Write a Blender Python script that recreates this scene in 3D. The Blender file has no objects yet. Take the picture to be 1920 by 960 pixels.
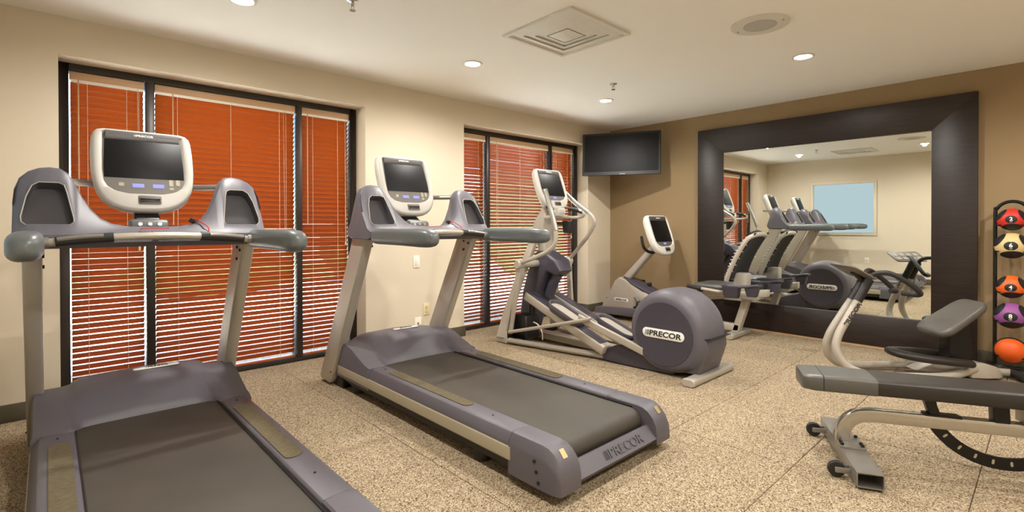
import bpy, bmesh, math, random
from mathutils import Vector, Matrix
R = math.radians
random.seed(7)
C = bpy.context.scene.collection
SC = bpy.context.scene

# ------------------------------------------------------------------ camera, sky, exposure
cam_d = bpy.data.cameras.new('camera')
cam_d.sensor_width = 36.0
cam_d.lens = 939.2 / 1920 * 36
cam_d.shift_y = -(480 - 428.8) / 1920
cam_d.clip_start = 0.02
cam_o = bpy.data.objects.new('camera', cam_d)
C.objects.link(cam_o)
_yaw, _pit, _rol = R(47.185), R(-0.41), R(-0.081)
cam_o.matrix_world = (Matrix.Translation((4.150, -5.692, 1.15)) @ Matrix.Rotation(_yaw, 4, 'Z')
                      @ Matrix.Rotation(math.pi / 2 + _pit, 4, 'X') @ Matrix.Rotation(_rol, 4, 'Z'))
SC.camera = cam_o
SC.view_settings.view_transform = 'Standard'
SC.view_settings.look = 'None'
SC.view_settings.gamma = 1.0
SC.view_settings.use_curve_mapping = False
SC.view_settings.exposure = 1.42
world = bpy.data.worlds.new('sky')
SC.world = world
world.use_nodes = True
_wn = world.node_tree.nodes
_bg = _wn['Background']
_sky = _wn.new('ShaderNodeTexSky')
_sky.sky_type = 'NISHITA'
_sky.sun_disc = False
_sky.sun_elevation = R(48)
_sky.sun_rotation = R(60)
world.node_tree.links.new(_sky.outputs[0], _bg.inputs[0])
_bg.inputs[1].default_value = 0.85
sun_d = bpy.data.lights.new('sun', 'SUN')
sun_d.energy = 26.0
sun_d.angle = R(0.6)
sun_d.color = (1, .95, .86)
sun_o = bpy.data.objects.new('sun', sun_d)
sun_o.rotation_euler = (R(20), R(38), 0)      # from over the roof, falls on the garden outside
C.objects.link(sun_o)

# ------------------------------------------------------------------ materials
def lin(c):
    return tuple(((v / 255) / 12.92 if v / 255 <= .04045 else (((v / 255) + .055) / 1.055) ** 2.4) for v in c)
MATS = {}
def mat(name, rgb, rough=.5, metal=0., noise=0., nscale=20., bump=0., bscale=200., coat=0., spec=.5, emit=None, estr=0.):
    m = bpy.data.materials.new(name)
    m.use_nodes = True
    nt = m.node_tree
    b = nt.nodes['Principled BSDF']
    col = lin(rgb)
    b.inputs['Base Color'].default_value = (*col, 1)
    b.inputs['Roughness'].default_value = rough
    b.inputs['Metallic'].default_value = metal
    b.inputs['Specular IOR Level'].default_value = spec
    b.inputs['Coat Weight'].default_value = coat
    if emit:
        b.inputs['Emission Color'].default_value = (*lin(emit), 1)
        b.inputs['Emission Strength'].default_value = estr
    if noise or bump:
        tc = nt.nodes.new('ShaderNodeTexCoord')
    if noise:
        n = nt.nodes.new('ShaderNodeTexNoise')
        n.inputs['Scale'].default_value = nscale
        n.inputs['Detail'].default_value = 4
        nt.links.new(tc.outputs['Object'], n.inputs['Vector'])
        r = nt.nodes.new('ShaderNodeValToRGB')
        r.color_ramp.elements[0].position = .3
        r.color_ramp.elements[1].position = .7
        r.color_ramp.elements[0].color = (*[max(0, c * (1 - noise)) for c in col], 1)
        r.color_ramp.elements[1].color = (*[min(1, c * (1 + noise)) for c in col], 1)
        nt.links.new(n.outputs[0], r.inputs[0])
        nt.links.new(r.outputs[0], b.inputs['Base Color'])
    if bump:
        n2 = nt.nodes.new('ShaderNodeTexNoise')
        n2.inputs['Scale'].default_value = bscale
        n2.inputs['Detail'].default_value = 2
        nt.links.new(tc.outputs['Object'], n2.inputs['Vector'])
        bp = nt.nodes.new('ShaderNodeBump')
        bp.inputs['Strength'].default_value = bump
        bp.inputs['Distance'].default_value = .002
        nt.links.new(n2.outputs[0], bp.inputs['Height'])
        nt.links.new(bp.outputs[0], b.inputs['Normal'])
    MATS[name] = m
    return m
def emis(name, rgb, s):
    m = bpy.data.materials.new(name); m.use_nodes = True
    nt = m.node_tree; nt.nodes.clear()
    e = nt.nodes.new('ShaderNodeEmission'); o = nt.nodes.new('ShaderNodeOutputMaterial')
    e.inputs[0].default_value = (*lin(rgb), 1); e.inputs[1].default_value = s
    nt.links.new(e.outputs[0], o.inputs[0]); MATS[name] = m
    return m
def wood(name, dark, light, rough=.4, scale=(1, 1, 14), coat=0.):
    m = bpy.data.materials.new(name); m.use_nodes = True
    nt = m.node_tree; b = nt.nodes['Principled BSDF']
    tc = nt.nodes.new('ShaderNodeTexCoord'); mp = nt.nodes.new('ShaderNodeMapping')
    mp.inputs['Scale'].default_value = scale
    n = nt.nodes.new('ShaderNodeTexNoise'); n.inputs['Scale'].default_value = 6; n.inputs['Detail'].default_value = 6
    r = nt.nodes.new('ShaderNodeValToRGB')
    r.color_ramp.elements[0].color = (*lin(dark), 1); r.color_ramp.elements[0].position = .3
    r.color_ramp.elements[1].color = (*lin(light), 1); r.color_ramp.elements[1].position = .72
    nt.links.new(tc.outputs['Object'], mp.inputs[0]); nt.links.new(mp.outputs[0], n.inputs['Vector'])
    nt.links.new(n.outputs[0], r.inputs[0]); nt.links.new(r.outputs[0], b.inputs['Base Color'])
    b.inputs['Roughness'].default_value = rough; b.inputs['Coat Weight'].default_value = coat
    MATS[name] = m
    return m

mat('wall_cream', (218, 206, 184), .75, noise=.012, nscale=3, bump=.12, bscale=160, spec=.2)
mat('wall_brown', (150, 128, 96), .75, noise=.02, nscale=3, bump=.12, bscale=160, spec=.2)
mat('ceiling_paint', (240, 237, 230), .85, bump=.06, bscale=140, spec=.1)
mat('baseboard_rubber', (84, 78, 62), .5)
mat('bronze', (52, 45, 40), .38, metal=.35, spec=.5)
mat('bronze_dark', (22, 19, 17), .5)
wood('slat_wood', (170, 80, 7), (181, 90, 11), .42, (30, 1.2, 30))
mat('headrail_tan', (196, 158, 118), .5)
mat('white_rail', (228, 222, 205), .4)
mat('cord', (205, 190, 165), .8)
wood('mirror_frame_wood', (22, 14, 10), (42, 29, 22), .42, (1, 8, 14))
mat('mirror_glass', (236, 240, 236), .0, metal=1.0)
mat('purple_grey', (90, 87, 94), .46, noise=.04, nscale=4, bump=.08, bscale=500)
mat('purple_dark', (66, 63, 74), .4, bump=.05, bscale=500)
mat('pocket_dark', (74, 72, 76), .3)
mat('silver_paint', (176, 170, 158), .34, metal=.35, noise=.02)
mat('silver_bright', (190, 187, 180), .22, metal=.85)
mat('silver_panel', (176, 168, 156), .42, metal=.1, noise=.02)
mat('console_shell', (184, 180, 172), .38, noise=.015)
mat('white_shell', (226, 222, 214), .36)
mat('arm_grey', (92, 97, 97), .36, bump=.05, bscale=600)
mat('screen_black', (9, 9, 10), .45, spec=.22)
mat('panel_grey', (104, 99, 92), .38)
mat('band_grey', (88, 86, 85), .35)
mat('black_plastic', (22, 21, 21), .42)
mat('black_rubber', (30, 28, 27), .6, bump=.1, bscale=300)
mat('black_metal', (16, 15, 15), .38, metal=.2)
mat('grip_black', (34, 32, 30), .55)
mat('belt_rubber', (62, 57, 49), .58, noise=.22, nscale=2.4, bump=.15, bscale=700)
mat('grip_pad', (92, 82, 60), .85, noise=.18, nscale=60, bump=.4, bscale=900)
mat('trim_beige', (168, 160, 138), .4)
mat('chassis', (38, 36, 33), .55)
mat('vinyl_dark', (40, 35, 31), .45, noise=.06, nscale=6, bump=.1, bscale=300)
mat('vinyl_grey', (84, 83, 79), .34, bump=.1, bscale=300)
mat('vinyl_seat', (88, 84, 78), .38, bump=.08, bscale=300)
mat('logo_white', (236, 234, 228), .4)
mat('logo_dark', (44, 42, 44), .5)
mat('logo_emboss', (80, 78, 84), .5)
mat('gold_label', (176, 156, 112), .35, metal=.4)
mat('red_cord', (196, 36, 44), .6)
mat('plate_white', (238, 232, 216), .4)
mat('plate_ivory', (226, 212, 170), .4)
mat('slot_dark', (60, 52, 44), .6)
mat('diffuser_white', (214, 210, 200), .6)
mat('diffuser_grey', (182, 178, 170), .7)
mat('chrome', (200, 198, 195), .15, metal=1.)
mat('steel_grey', (150, 147, 141), .32, metal=.6)
mat('mesh_black', (28, 27, 30), .7)
emis('lamp_glow', (255, 244, 224), 22.)
mat('display_blue', (90, 92, 190), .3, emit=(120, 120, 235), estr=.55)
emis('frosted_daylight', (184, 205, 212), .42)
mat('hedge_green', (44, 78, 44), .7, noise=.4, nscale=7, bump=.6, bscale=30)
mat('lawn_green', (80, 112, 70), .9, noise=.3, nscale=12)
mat('paving', (224, 218, 206), .9, noise=.1, nscale=3)
for nm, c in (('ball_red', (206, 44, 30)), ('ball_tan', (214, 190, 132)), ('ball_orange', (232, 98, 24)), ('ball_purple', (146, 78, 146))):
    m = mat(nm, c, .5, bump=.35, bscale=260)
    nt = m.node_tree; b = nt.nodes['Principled BSDF']
    tc = nt.nodes.new('ShaderNodeTexCoord'); nz = nt.nodes.new('ShaderNodeVectorMath'); nz.operation = 'NORMALIZE'
    nt.links.new(tc.outputs['Object'], nz.inputs[0])
    prev = None
    for d, th in (((-.80, -.25, .52), .80), ((.80, -.25, .40), .82), ((.05, -.42, -.90), .74), ((0, .9, .4), .6), ((-.1, .5, -.85), .7)):
        dp = nt.nodes.new('ShaderNodeVectorMath'); dp.operation = 'DOT_PRODUCT'
        dp.inputs[1].default_value = Vector(d).normalized(); nt.links.new(nz.outputs[0], dp.inputs[0])
        gt = nt.nodes.new('ShaderNodeMath'); gt.operation = 'GREATER_THAN'; gt.inputs[1].default_value = th
        nt.links.new(dp.outputs['Value'], gt.inputs[0])
        if prev is None: prev = gt
        else:
            mx = nt.nodes.new('ShaderNodeMath'); mx.operation = 'MAXIMUM'
            nt.links.new(prev.outputs[0], mx.inputs[0]); nt.links.new(gt.outputs[0], mx.inputs[1]); prev = mx
    mix = nt.nodes.new('ShaderNodeMix'); mix.data_type = 'RGBA'
    mix.inputs['A'].default_value = (*lin(c), 1); mix.inputs['B'].default_value = (*lin((26, 25, 25)), 1)
    nt.links.new(prev.outputs[0], mix.inputs['Factor']); nt.links.new(mix.outputs['Result'], b.inputs['Base Color'])

# speckled rubber floor tile (world-space flecks so that every tile differs)
def floor_mat():
    m = bpy.data.materials.new('speckled_rubber'); m.use_nodes = True
    nt = m.node_tree; b = nt.nodes['Principled BSDF']
    g = nt.nodes.new('ShaderNodeNewGeometry')
    v = nt.nodes.new('ShaderNodeTexVoronoi'); v.inputs['Scale'].default_value = 230
    nt.links.new(g.outputs['Position'], v.inputs['Vector'])
    sep = nt.nodes.new('ShaderNodeSeparateColor'); nt.links.new(v.outputs['Color'], sep.inputs[0])
    r = nt.nodes.new('ShaderNodeValToRGB'); r.color_ramp.interpolation = 'CONSTANT'
    e = r.color_ramp.elements
    e[0].position = 0; e[0].color = (*lin((78, 66, 50)), 1)
    e[1].position = .14; e[1].color = (*lin((138, 121, 97)), 1)
    for p_, c_ in ((.36, (167, 149, 122)), (.62, (192, 175, 148)), (.82, (150, 132, 106)), (.93, (98, 84, 66))):
        x = e.new(p_); x.color = (*lin(c_), 1)
    nt.links.new(sep.outputs[0], r.inputs[0])
    n = nt.nodes.new('ShaderNodeTexNoise'); n.inputs['Scale'].default_value = 1.3; n.inputs['Detail'].default_value = 3
    nt.links.new(g.outputs['Position'], n.inputs['Vector'])
    mr = nt.nodes.new('ShaderNodeMapRange'); mr.inputs[3].default_value = .88; mr.inputs[4].default_value = 1.06
    nt.links.new(n.outputs[0], mr.inputs[0])
    mx = nt.nodes.new('ShaderNodeVectorMath'); mx.operation = 'SCALE'
    nt.links.new(r.outputs[0], mx.inputs[0]); nt.links.new(mr.outputs[0], mx.inputs['Scale'])
    nt.links.new(mx.outputs[0], b.inputs['Base Color'])
    b.inputs['Roughness'].default_value = .8; b.inputs['Specular IOR Level'].default_value = .2
    bp = nt.nodes.new('ShaderNodeBump'); bp.inputs['Strength'].default_value = .3; bp.inputs['Distance'].default_value = .002
    nt.links.new(sep.outputs[1], bp.inputs['Height']); nt.links.new(bp.outputs[0], b.inputs['Normal'])
    MATS['floor'] = m
floor_mat()
mat('floor_base', (96, 84, 66), .9)
# clear pane: mostly transparent with a faint reflection
def pane_mat():
    m = bpy.data.materials.new('window_glass'); m.use_nodes = True
    nt = m.node_tree; nt.nodes.clear()
    t = nt.nodes.new('ShaderNodeBsdfTransparent'); g = nt.nodes.new('ShaderNodeBsdfGlossy'); g.inputs['Roughness'].default_value = .02
    mi = nt.nodes.new('ShaderNodeMixShader'); mi.inputs[0].default_value = .06; o = nt.nodes.new('ShaderNodeOutputMaterial')
    t.inputs[0].default_value = (.94, .97, .95, 1)
    nt.links.new(t.outputs[0], mi.inputs[1]); nt.links.new(g.outputs[0], mi.inputs[2]); nt.links.new(mi.outputs[0], o.inputs[0])
    MATS['pane'] = m
pane_mat()

# ------------------------------------------------------------------ geometry helpers
class G:
    def __init__(s): s.v = []; s.f = []
    def add(s, vs, fs):
        o = len(s.v); s.v += [tuple(p) for p in vs]; s.f += [tuple(i + o for i in f) for f in fs]; return s
    def box(s, x0, x1, y0, y1, z0, z1):
        return s.add([(x0, y0, z0), (x1, y0, z0), (x1, y1, z0), (x0, y1, z0), (x0, y0, z1), (x1, y0, z1), (x1, y1, z1), (x0, y1, z1)],
                     [(0, 3, 2, 1), (4, 5, 6, 7), (0, 1, 5, 4), (1, 2, 6, 5), (2, 3, 7, 6), (3, 0, 4, 7)])
    def loft(s, rings, cap=True, closed=True):
        n = len(rings[0]); vs = [p for r in rings for p in r]; fs = []
        for i in range(len(rings) - 1):
            for j in range(n if closed else n - 1):
                a = i * n + j; b = i * n + (j + 1) % n
                fs.append((a, b, b + n, a + n))
        if cap:
            fs.append(tuple(range(n))[::-1]); fs.append(tuple(range((len(rings) - 1) * n, len(rings) * n)))
        return s.add(vs, fs)
    def prism(s, prof, axis, a0, a1):
        def P(p, a):
            return {'x': (a, p[0], p[1]), 'y': (p[0], a, p[1]), 'z': (p[0], p[1], a)}[axis]
        return s.loft([[P(p, a0) for p in prof], [P(p, a1) for p in prof]])
    def tube(s, pts, r, n=10, smooth=6, ry=None, cap=True):
        P = catmull(pts, smooth) if smooth else [Vector(p) for p in pts]
        rs = r if callable(r) else (lambda t: r)
        T = [(P[min(i + 1, len(P) - 1)] - P[max(i - 1, 0)]).normalized() for i in range(len(P))]
        up = Vector((0, 0, 1)) if abs(T[0].z) < .9 else Vector((0, 1, 0))
        u = (up - T[0] * up.dot(T[0])).normalized(); rings = []
        for i, p in enumerate(P):
            u = (u - T[i] * u.dot(T[i])).normalized(); w = T[i].cross(u)
            rr = rs(i / (len(P) - 1)); r2 = rr if ry is None else ry
            rings.append([p + u * (rr * math.sin(2 * math.pi * k / n)) + w * (r2 * math.cos(2 * math.pi * k / n)) for k in range(n)])
        return s.loft(rings, cap)
    def lathe(s, prof, c, axis='z', n=24):
        rings = []
        for rr, h in prof:
            ring = []
            for k in range(n):
                a = 2 * math.pi * k / n; x, y = rr * math.cos(a), rr * math.sin(a)
                q = {'z': (x, y, h), 'y': (x, h, y), 'x': (h, x, y)}[axis]
                ring.append((c[0] + q[0], c[1] + q[1], c[2] + q[2]))
            rings.append(ring)
        return s.loft(rings)
    def cyl(s, c, r, h0, h1, axis='z', n=20, bev=0.):
        p = [(r, h0), (r, h1)] if not bev else [(r - bev, h0), (r, h0 + bev), (r, h1 - bev), (r - bev, h1)]
        return s.lathe(p, c, axis, n)
    def xf(s, M):
        s.v = [tuple(M @ Vector(p)) for p in s.v]; return s
def catmull(pts, k):
    P = [Vector(p) for p in pts]; out = []
    for i in range(len(P) - 1):
        a, b, c, d = P[max(i - 1, 0)], P[i], P[i + 1], P[min(i + 2, len(P) - 1)]
        for j in range(k):
            t = j / k
            out.append(.5 * (2 * b + (c - a) * t + (2 * a - 5 * b + 4 * c - d) * t * t + (3 * b - a - 3 * c + d) * t ** 3))
    return out + [P[-1]]
def rrect(w, h, r, n=4):
    pts = []
    for cx, cy, a0 in ((w - r, h - r, 0), (-(w - r), h - r, 90), (-(w - r), -(h - r), 180), (w - r, -(h - r), 270)):
        for k in range(n + 1):
            a = R(a0 + 90 * k / n); pts.append((cx + r * math.cos(a), cy + r * math.sin(a)))
    return pts
def stadium(w, h, n=8): return rrect(w, h, h * .999, n)
def polar(poly, N):
    out = []
    for k in range(N):
        a = 2 * math.pi * k / N; d = (math.cos(a), math.sin(a)); best = 0
        for i in range(len(poly)):
            (x1, y1), (x2, y2) = poly[i], poly[(i + 1) % len(poly)]
            ex, ey = x2 - x1, y2 - y1; den = d[0] * ey - d[1] * ex
            if abs(den) < 1e-12: continue
            t = (x1 * ey - y1 * ex) / den; q = (x1 * d[1] - y1 * d[0]) / den
            if t > 0 and -1e-9 <= q <= 1 + 1e-9: best = max(best, t)
        out.append((d[0] * best, d[1] * best))
    return out
def mesh_of(g, name, bevel=0., seg=2, ang=35):
    bm = bmesh.new()
    vs = [bm.verts.new(p) for p in g.v]
    for f in g.f:
        try: bm.faces.new([vs[i] for i in f])
        except ValueError: pass
    bmesh.ops.remove_doubles(bm, verts=bm.verts, dist=1e-5)
    bmesh.ops.recalc_face_normals(bm, faces=bm.faces)
    if bevel:
        es = [e for e in bm.edges if len(e.link_faces) == 2 and e.calc_face_angle(0) > R(30)]
        bmesh.ops.bevel(bm, geom=es, offset=bevel, segments=seg, profile=.5, affect='EDGES', clamp_overlap=True)
    me = bpy.data.meshes.new(name); bm.to_mesh(me); bm.free()
    me.polygons.foreach_set('use_smooth', [True] * len(me.polygons))
    me.set_sharp_from_angle(angle=R(ang))
    return me
def part(name, g, m, parent=None, bevel=0., seg=2, ang=35, label=None):
    me = g if isinstance(g, bpy.types.Mesh) else mesh_of(g, name, bevel, seg, ang)
    if not me.materials: me.materials.append(MATS[m])
    o = bpy.data.objects.new(name, me); C.objects.link(o)
    o.parent = parent
    if label: o['label'] = label
    return o
def tag(o, label, cat, group=None):
    o['label'] = label; o['category'] = cat
    if group: o['group'] = group
    return o
def thing(name, label, cat, loc, rotz=0., group=None):
    o = bpy.data.objects.new(name, None); C.objects.link(o); o.empty_display_size = .1
    o.location = loc; o.rotation_euler = (0, 0, rotz)
    return tag(o, label, cat, group)
def struct(name, g, m, bevel=0., parent=None):
    o = part(name, g, m, parent, bevel)
    if parent is None: o['kind'] = 'structure'
    return o
def copy_tree(o, parent=None):
    c = o.copy(); C.objects.link(c); c.parent = parent
    for ch in list(o.children): copy_tree(ch, c)
    return c
def frame(o, right, up):
    r = Vector(right).normalized(); u = Vector(up); u = (u - r * u.dot(r)).normalized(); n = r.cross(u)
    M = Matrix.Identity(4)
    for i in range(3): M[i][0], M[i][1], M[i][2], M[i][3] = r[i], u[i], n[i], o[i]
    return M
def text_g(s, h, depth=.001, bold=0.):
    cu = bpy.data.curves.new('t', 'FONT'); cu.body = s; cu.size = h / .7; cu.extrude = depth; cu.offset = bold
    cu.align_x = 'CENTER'; cu.resolution_u = 3
    ob = bpy.data.objects.new('t', cu); C.objects.link(ob); bpy.context.view_layer.update()
    me = bpy.data.meshes.new_from_object(ob.evaluated_get(bpy.context.evaluated_depsgraph_get()))
    g = G(); g.add([tuple(v.co) for v in me.vertices], [tuple(p.vertices) for p in me.polygons])
    bpy.data.objects.remove(ob); bpy.data.curves.remove(cu); bpy.data.meshes.remove(me)
    ys = [p[1] for p in g.v]; mid = (min(ys) + max(ys)) / 2
    g.v = [(p[0], p[1] - mid, p[2]) for p in g.v]
    return g
_logo = {}
def logo_g(h, bars=True, stretch=1.25):
    g = text_g('PRECOR', h, .0012, h * .035)
    g.v = [(p[0] * stretch + .12 * p[1], p[1], p[2]) for p in g.v]
    if bars:
        x0 = min(p[0] for p in g.v)
        for k, w in enumerate((.16, .11, .07)):
            x = x0 - h * (.22 + .30 * k); ww = h * w
            g.loft([[(x - ww / 2 + .12 * y, y, zz) for y, zz in ((-h / 2, -.0012), (h / 2, -.0012), (h / 2, .0012), (-h / 2, .0012))],
                    [(x + ww / 2 + .12 * y, y, zz) for y, zz in ((-h / 2, -.0012), (h / 2, -.0012), (h / 2, .0012), (-h / 2, .0012))]])
        xs = [p[0] for p in g.v]; m = (min(xs) + max(xs)) / 2
        g.v = [(p[0] - m, p[1], p[2]) for p in g.v]
    return g
def logo(parent, o, right, up, h, m='logo_dark', bars=True, name='lettering'):
    return part(name, logo_g(h, bars).xf(frame(o, right, up)), m, parent, ang=30)
def badge(parent, o, right, up, w, h, t=.004):
    pl = part('badge', G().prism(stadium(w / 2, h / 2), 'z', 0, t).xf(frame(o, right, up)), 'logo_white', parent, bevel=.001, label='white oval badge')
    n = Vector(right).normalized().cross(Vector(up).normalized())
    logo(pl, Vector(o) + n * (t + .001), right, up, h * .5)
    return pl
def bool_cut(ga, gb):
    a = bpy.data.objects.new('a', mesh_of(ga, 'a')); b = bpy.data.objects.new('b', mesh_of(gb, 'b'))
    C.objects.link(a); C.objects.link(b)
    md = a.modifiers.new('m', 'BOOLEAN'); md.operation = 'DIFFERENCE'; md.object = b; md.solver = 'EXACT'
    bpy.context.view_layer.update()
    me = bpy.data.meshes.new_from_object(a.evaluated_get(bpy.context.evaluated_depsgraph_get()))
    bpy.data.objects.remove(a); bpy.data.objects.remove(b)
    me.polygons.foreach_set('use_smooth', [True] * len(me.polygons)); me.set_sharp_from_angle(angle=R(38))
    me.materials.clear()
    return me

# ------------------------------------------------------------------ room shell
HC, LB, XR = 2.44, 6.15, 5.7
DEP = .18                                   # window recess depth to the frame face
W = [(-5.64, -3.62), (-2.525, -.485)]
WT = 2.205
# floor with its rubber tiles
fl = struct('floor', G().box(-.42, XR + .1, -LB - .1, .1, -.08, -.014), 'floor_base')
T = .613
tile = mesh_of(G().box(-T / 2 + .0015, T / 2 - .0015, -T / 2 + .0015, T / 2 - .0015, -.014, 0), 'tile', bevel=.002, seg=1)
tile.materials.append(MATS['floor'])
x0, y0 = 2.70 - T / 2, -1.87 - T / 2
for i in range(-5, 6):
    for j in range(-8, 5):
        cx, cy = x0 + i * T, y0 + j * T
        if -.45 - T / 2 < cx < XR + T / 2 - .02 and -LB - T / 2 + .02 < cy < T / 2 - .02:
            o = bpy.data.objects.new('tile', tile); C.objects.link(o); o.parent = fl; o.location = (cx, cy, random.uniform(-.0006, .0006))
struct('ceiling', G().box(-.42, XR + .1, -LB - .1, .1, HC, HC + .12), 'ceiling_paint')
g = G()
for a, b in ((-LB - .1, W[0][0]), (W[0][1], W[1][0]), (W[1][1], .1)): g.box(-.42, 0, a, b, 0, HC)
for a, b in W: g.box(-.42, 0, a, b, WT, HC)
struct('wall_left', g, 'wall_cream')
struct('wall_back', G().box(0, XR + .1, 0, .1, 0, HC), 'wall_brown')
# wall behind the camera, with an opening for the frosted window
FX0, FX1, FZ0, FZ1 = .90, 1.94, .945, 1.925
g = G().box(0, FX0, -LB - .1, -LB, 0, HC).box(FX1, XR + .1, -LB - .1, -LB, 0, HC).box(FX0, FX1, -LB - .1, -LB, 0, FZ0).box(FX0, FX1, -LB - .1, -LB, FZ1, HC)
struct('wall_front', g, 'wall_cream')
struct('wall_right', G().box(XR, XR + .1, -LB, 0, 0, HC), 'wall_cream')
wf = struct('window_3', G().box(FX0 - .05, FX1 + .05, -LB, -LB + .018, FZ0 - .05, FZ0).box(FX0 - .05, FX1 + .05, -LB, -LB + .018, FZ1, FZ1 + .05)
            .box(FX0 - .05, FX0, -LB, -LB + .018, FZ0, FZ1).box(FX1, FX1 + .05, -LB, -LB + .018, FZ0, FZ1), 'wall_cream', bevel=.003)
part('frosted_pane', G().box(FX0, FX1, -LB - .06, -LB - .05, FZ0, FZ1), 'frosted_daylight', wf)
BH = .105
g = G()
for a, b in ((-LB, W[0][0]), (W[0][1], W[1][0]), (W[1][1], 0)): g.box(0, .012, a - (.012 if a > -LB else 0), b + (.012 if b < 0 else 0), 0, BH)
for a, b in W:
    g.box(-DEP, .0, a, a + .012, 0, BH); g.box(-DEP, .0, b - .012, b, 0, BH)
struct('baseboard_left', g, 'baseboard_rubber', bevel=.003)
struct('baseboard_back', G().box(.012, XR, -.012, 0, 0, BH), 'baseboard_rubber', bevel=.003)
struct('baseboard_front', G().box(.012, XR, -LB, -LB + .012, 0, BH), 'baseboard_rubber', bevel=.003)

# windows with blinds
PAN = [[(-5.585, -5.188), (-5.130, -4.156), (-4.104, -3.682)], [(-2.465, -2.072), (-2.018, -1.040), (-.984, -.560)]]
BL = [['narrow orange wooden blind left of the wide one, behind the nearest treadmill', 'widest orange wooden blind, behind the nearest treadmill', 'narrow orange wooden blind next to the bare wall between the two windows'],
      ['narrow half-open wooden blind at the left of the window behind the elliptical', 'wide half-open wooden blind directly behind the elliptical console', 'narrow half-open wooden blind beside the wall-mounted television']]
for wi, (ya, yb) in enumerate(W):
    xf0, xf1 = -DEP - .12, -DEP
    P = PAN[wi]
    g = G().box(xf0, xf1, ya, P[0][0] - .003, 0, WT).box(xf0, xf1, P[2][1] + .003, yb, 0, WT)
    g.box(xf0, xf1, P[0][0] - .003, P[2][1] + .003, WT - .045, WT).box(xf0, xf1, P[0][0] - .003, P[2][1] + .003, 0, .035)
    wo = struct('window_%d' % (wi + 1), g, 'bronze', bevel=.002)
    for k in range(2):
        part('mullion', G().box(xf0, xf1 + .004, P[k][1] + .003, P[k + 1][0] - .003, .035, WT - .045), 'bronze', wo, bevel=.002)
    for a, b in P:
        part('pane', G().box(xf0 + .012, xf0 + .018, a - .003, b + .003, .035, WT - .045), 'pane', wo)
    th = R(48 if wi == 0 else 38)
    for k, (a, b) in enumerate(P):
        bx = -DEP - .047
        t = thing('window_blind', BL[wi][k], 'blind', (bx, (a + b) / 2, .04), 0, 'wooden window blinds')
        hw = (b - a) / 2 - .001
        zt = WT - .05 - .04
        part('headrail', G().box(-.025, .034, -hw, hw, zt - .052, zt), 'headrail_tan', t, bevel=.003)
        part('rail_liner', G().box(.030, .036, -hw + .006, hw - .004, zt - .068, zt - .050), 'white_rail', t)
        pitch = .0388
        n = int((zt - .10) / pitch) + 1
        sl = G(); ring = []
        for s_ in (-1, 1):
            pts = []
            for q in range(5):
                u = -.025 + .05 * q / 4; pts.append((u, .0036 * (1 - (2 * q / 4 - 1) ** 2)))
            prof = [(u, w_ + .0014) for u, w_ in pts] + [(u, w_ - .0014) for u, w_ in pts[::-1]]
            ring.append([(u * math.cos(th) - w_ * math.sin(th), s_ * (hw - .004), u * math.sin(th) + w_ * math.cos(th)) for u, w_ in prof])
        sl.loft(ring)
        me = mesh_of(sl, 'slat'); me.materials.append(MATS['slat_wood'])
        for i in range(n):
            o = bpy.data.objects.new('slat', me); C.objects.link(o); o.parent = t
            o.location = (random.uniform(-.0008, .0008), 0, .035 + (i + .5) * pitch + random.uniform(-.0008, .0008)); o.rotation_euler = (random.uniform(-.0007, .0007), random.uniform(-.012, .012), 0)
        part('bottom_rail', G().box(-.025, .025, -hw + .004, hw - .004, 0, .016), 'slat_wood', t, bevel=.003)
        for f in ((-.55, .5) if hw < .3 else (-.72, .0, .74)):
            g = G().tube([(.027, f * hw, .01), (.027, f * hw, zt - .05)], .0016, 5, 0).tube([(-.027, f * hw, .01), (-.027, f * hw, zt - .05)], .0016, 5, 0)
            part('ladder_cord', g, 'cord', t)
        g = G().tube([(.036, -hw * .78, zt - .05), (.037, -hw * .78, zt - 1.0)], .0042, 6, 0)
        part('tilt_wand', g, 'headrail_tan', t)
        zc = zt - 1.15
        g = G().tube([(.036, hw * .84, zt - .05), (.036, hw * .84, zc)], .0013, 5, 0).tube([(.037, hw * .80, zt - .05), (.037, hw * .82, zc)], .0013, 5, 0)
        g.lathe([(.002, zc - .03), (.008, zc - .028), (.005, zc), (.002, zc + .004)], (.037, hw * .83, 0), 'z', 8)
        part('pull_cord', g, 'cord', t)

# garden outside
struct('outdoor_ground', G().box(-14, -.42, -16, 10, -.25, -.06), 'paving')
lawn = part('lawn', G().box(-13, -7.0, -14, 8, -.06, -.03), 'lawn_green'); lawn['kind'] = 'stuff'; tag(lawn, 'strip of green lawn outside the windows', 'lawn')
for k, (yy, h, xx, hl, lb) in enumerate(((-3.6, .75, -5.4, 1.3, 'low clipped green hedge outside the left window'), (3.4, 2.7, -4.6, 2.3, 'tall green hedge outside the window behind the elliptical'), (-.4, 1.5, -6.2, 1.1, 'rounded green hedge outside, between the two windows'))):
    g = G()
    rings = []
    for i in range(25):
        y = yy - hl + 2 * hl * i / 24; e = math.sin(math.pi * min(1, max(.02, i / 24))) ** .4; ring = []
        for j in range(14):
            a = 2 * math.pi * j / 14; rr = 1 + random.uniform(-.13, .13)
            ring.append((xx + .42 * e * rr * math.cos(a), y, h * .5 - .04 + (h * .5) * e * rr * math.sin(a)))
        rings.append(ring)
    tag(part('hedge', g.loft(rings), 'hedge_green', ang=80), lb, 'hedge', 'hedges outside')

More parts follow.
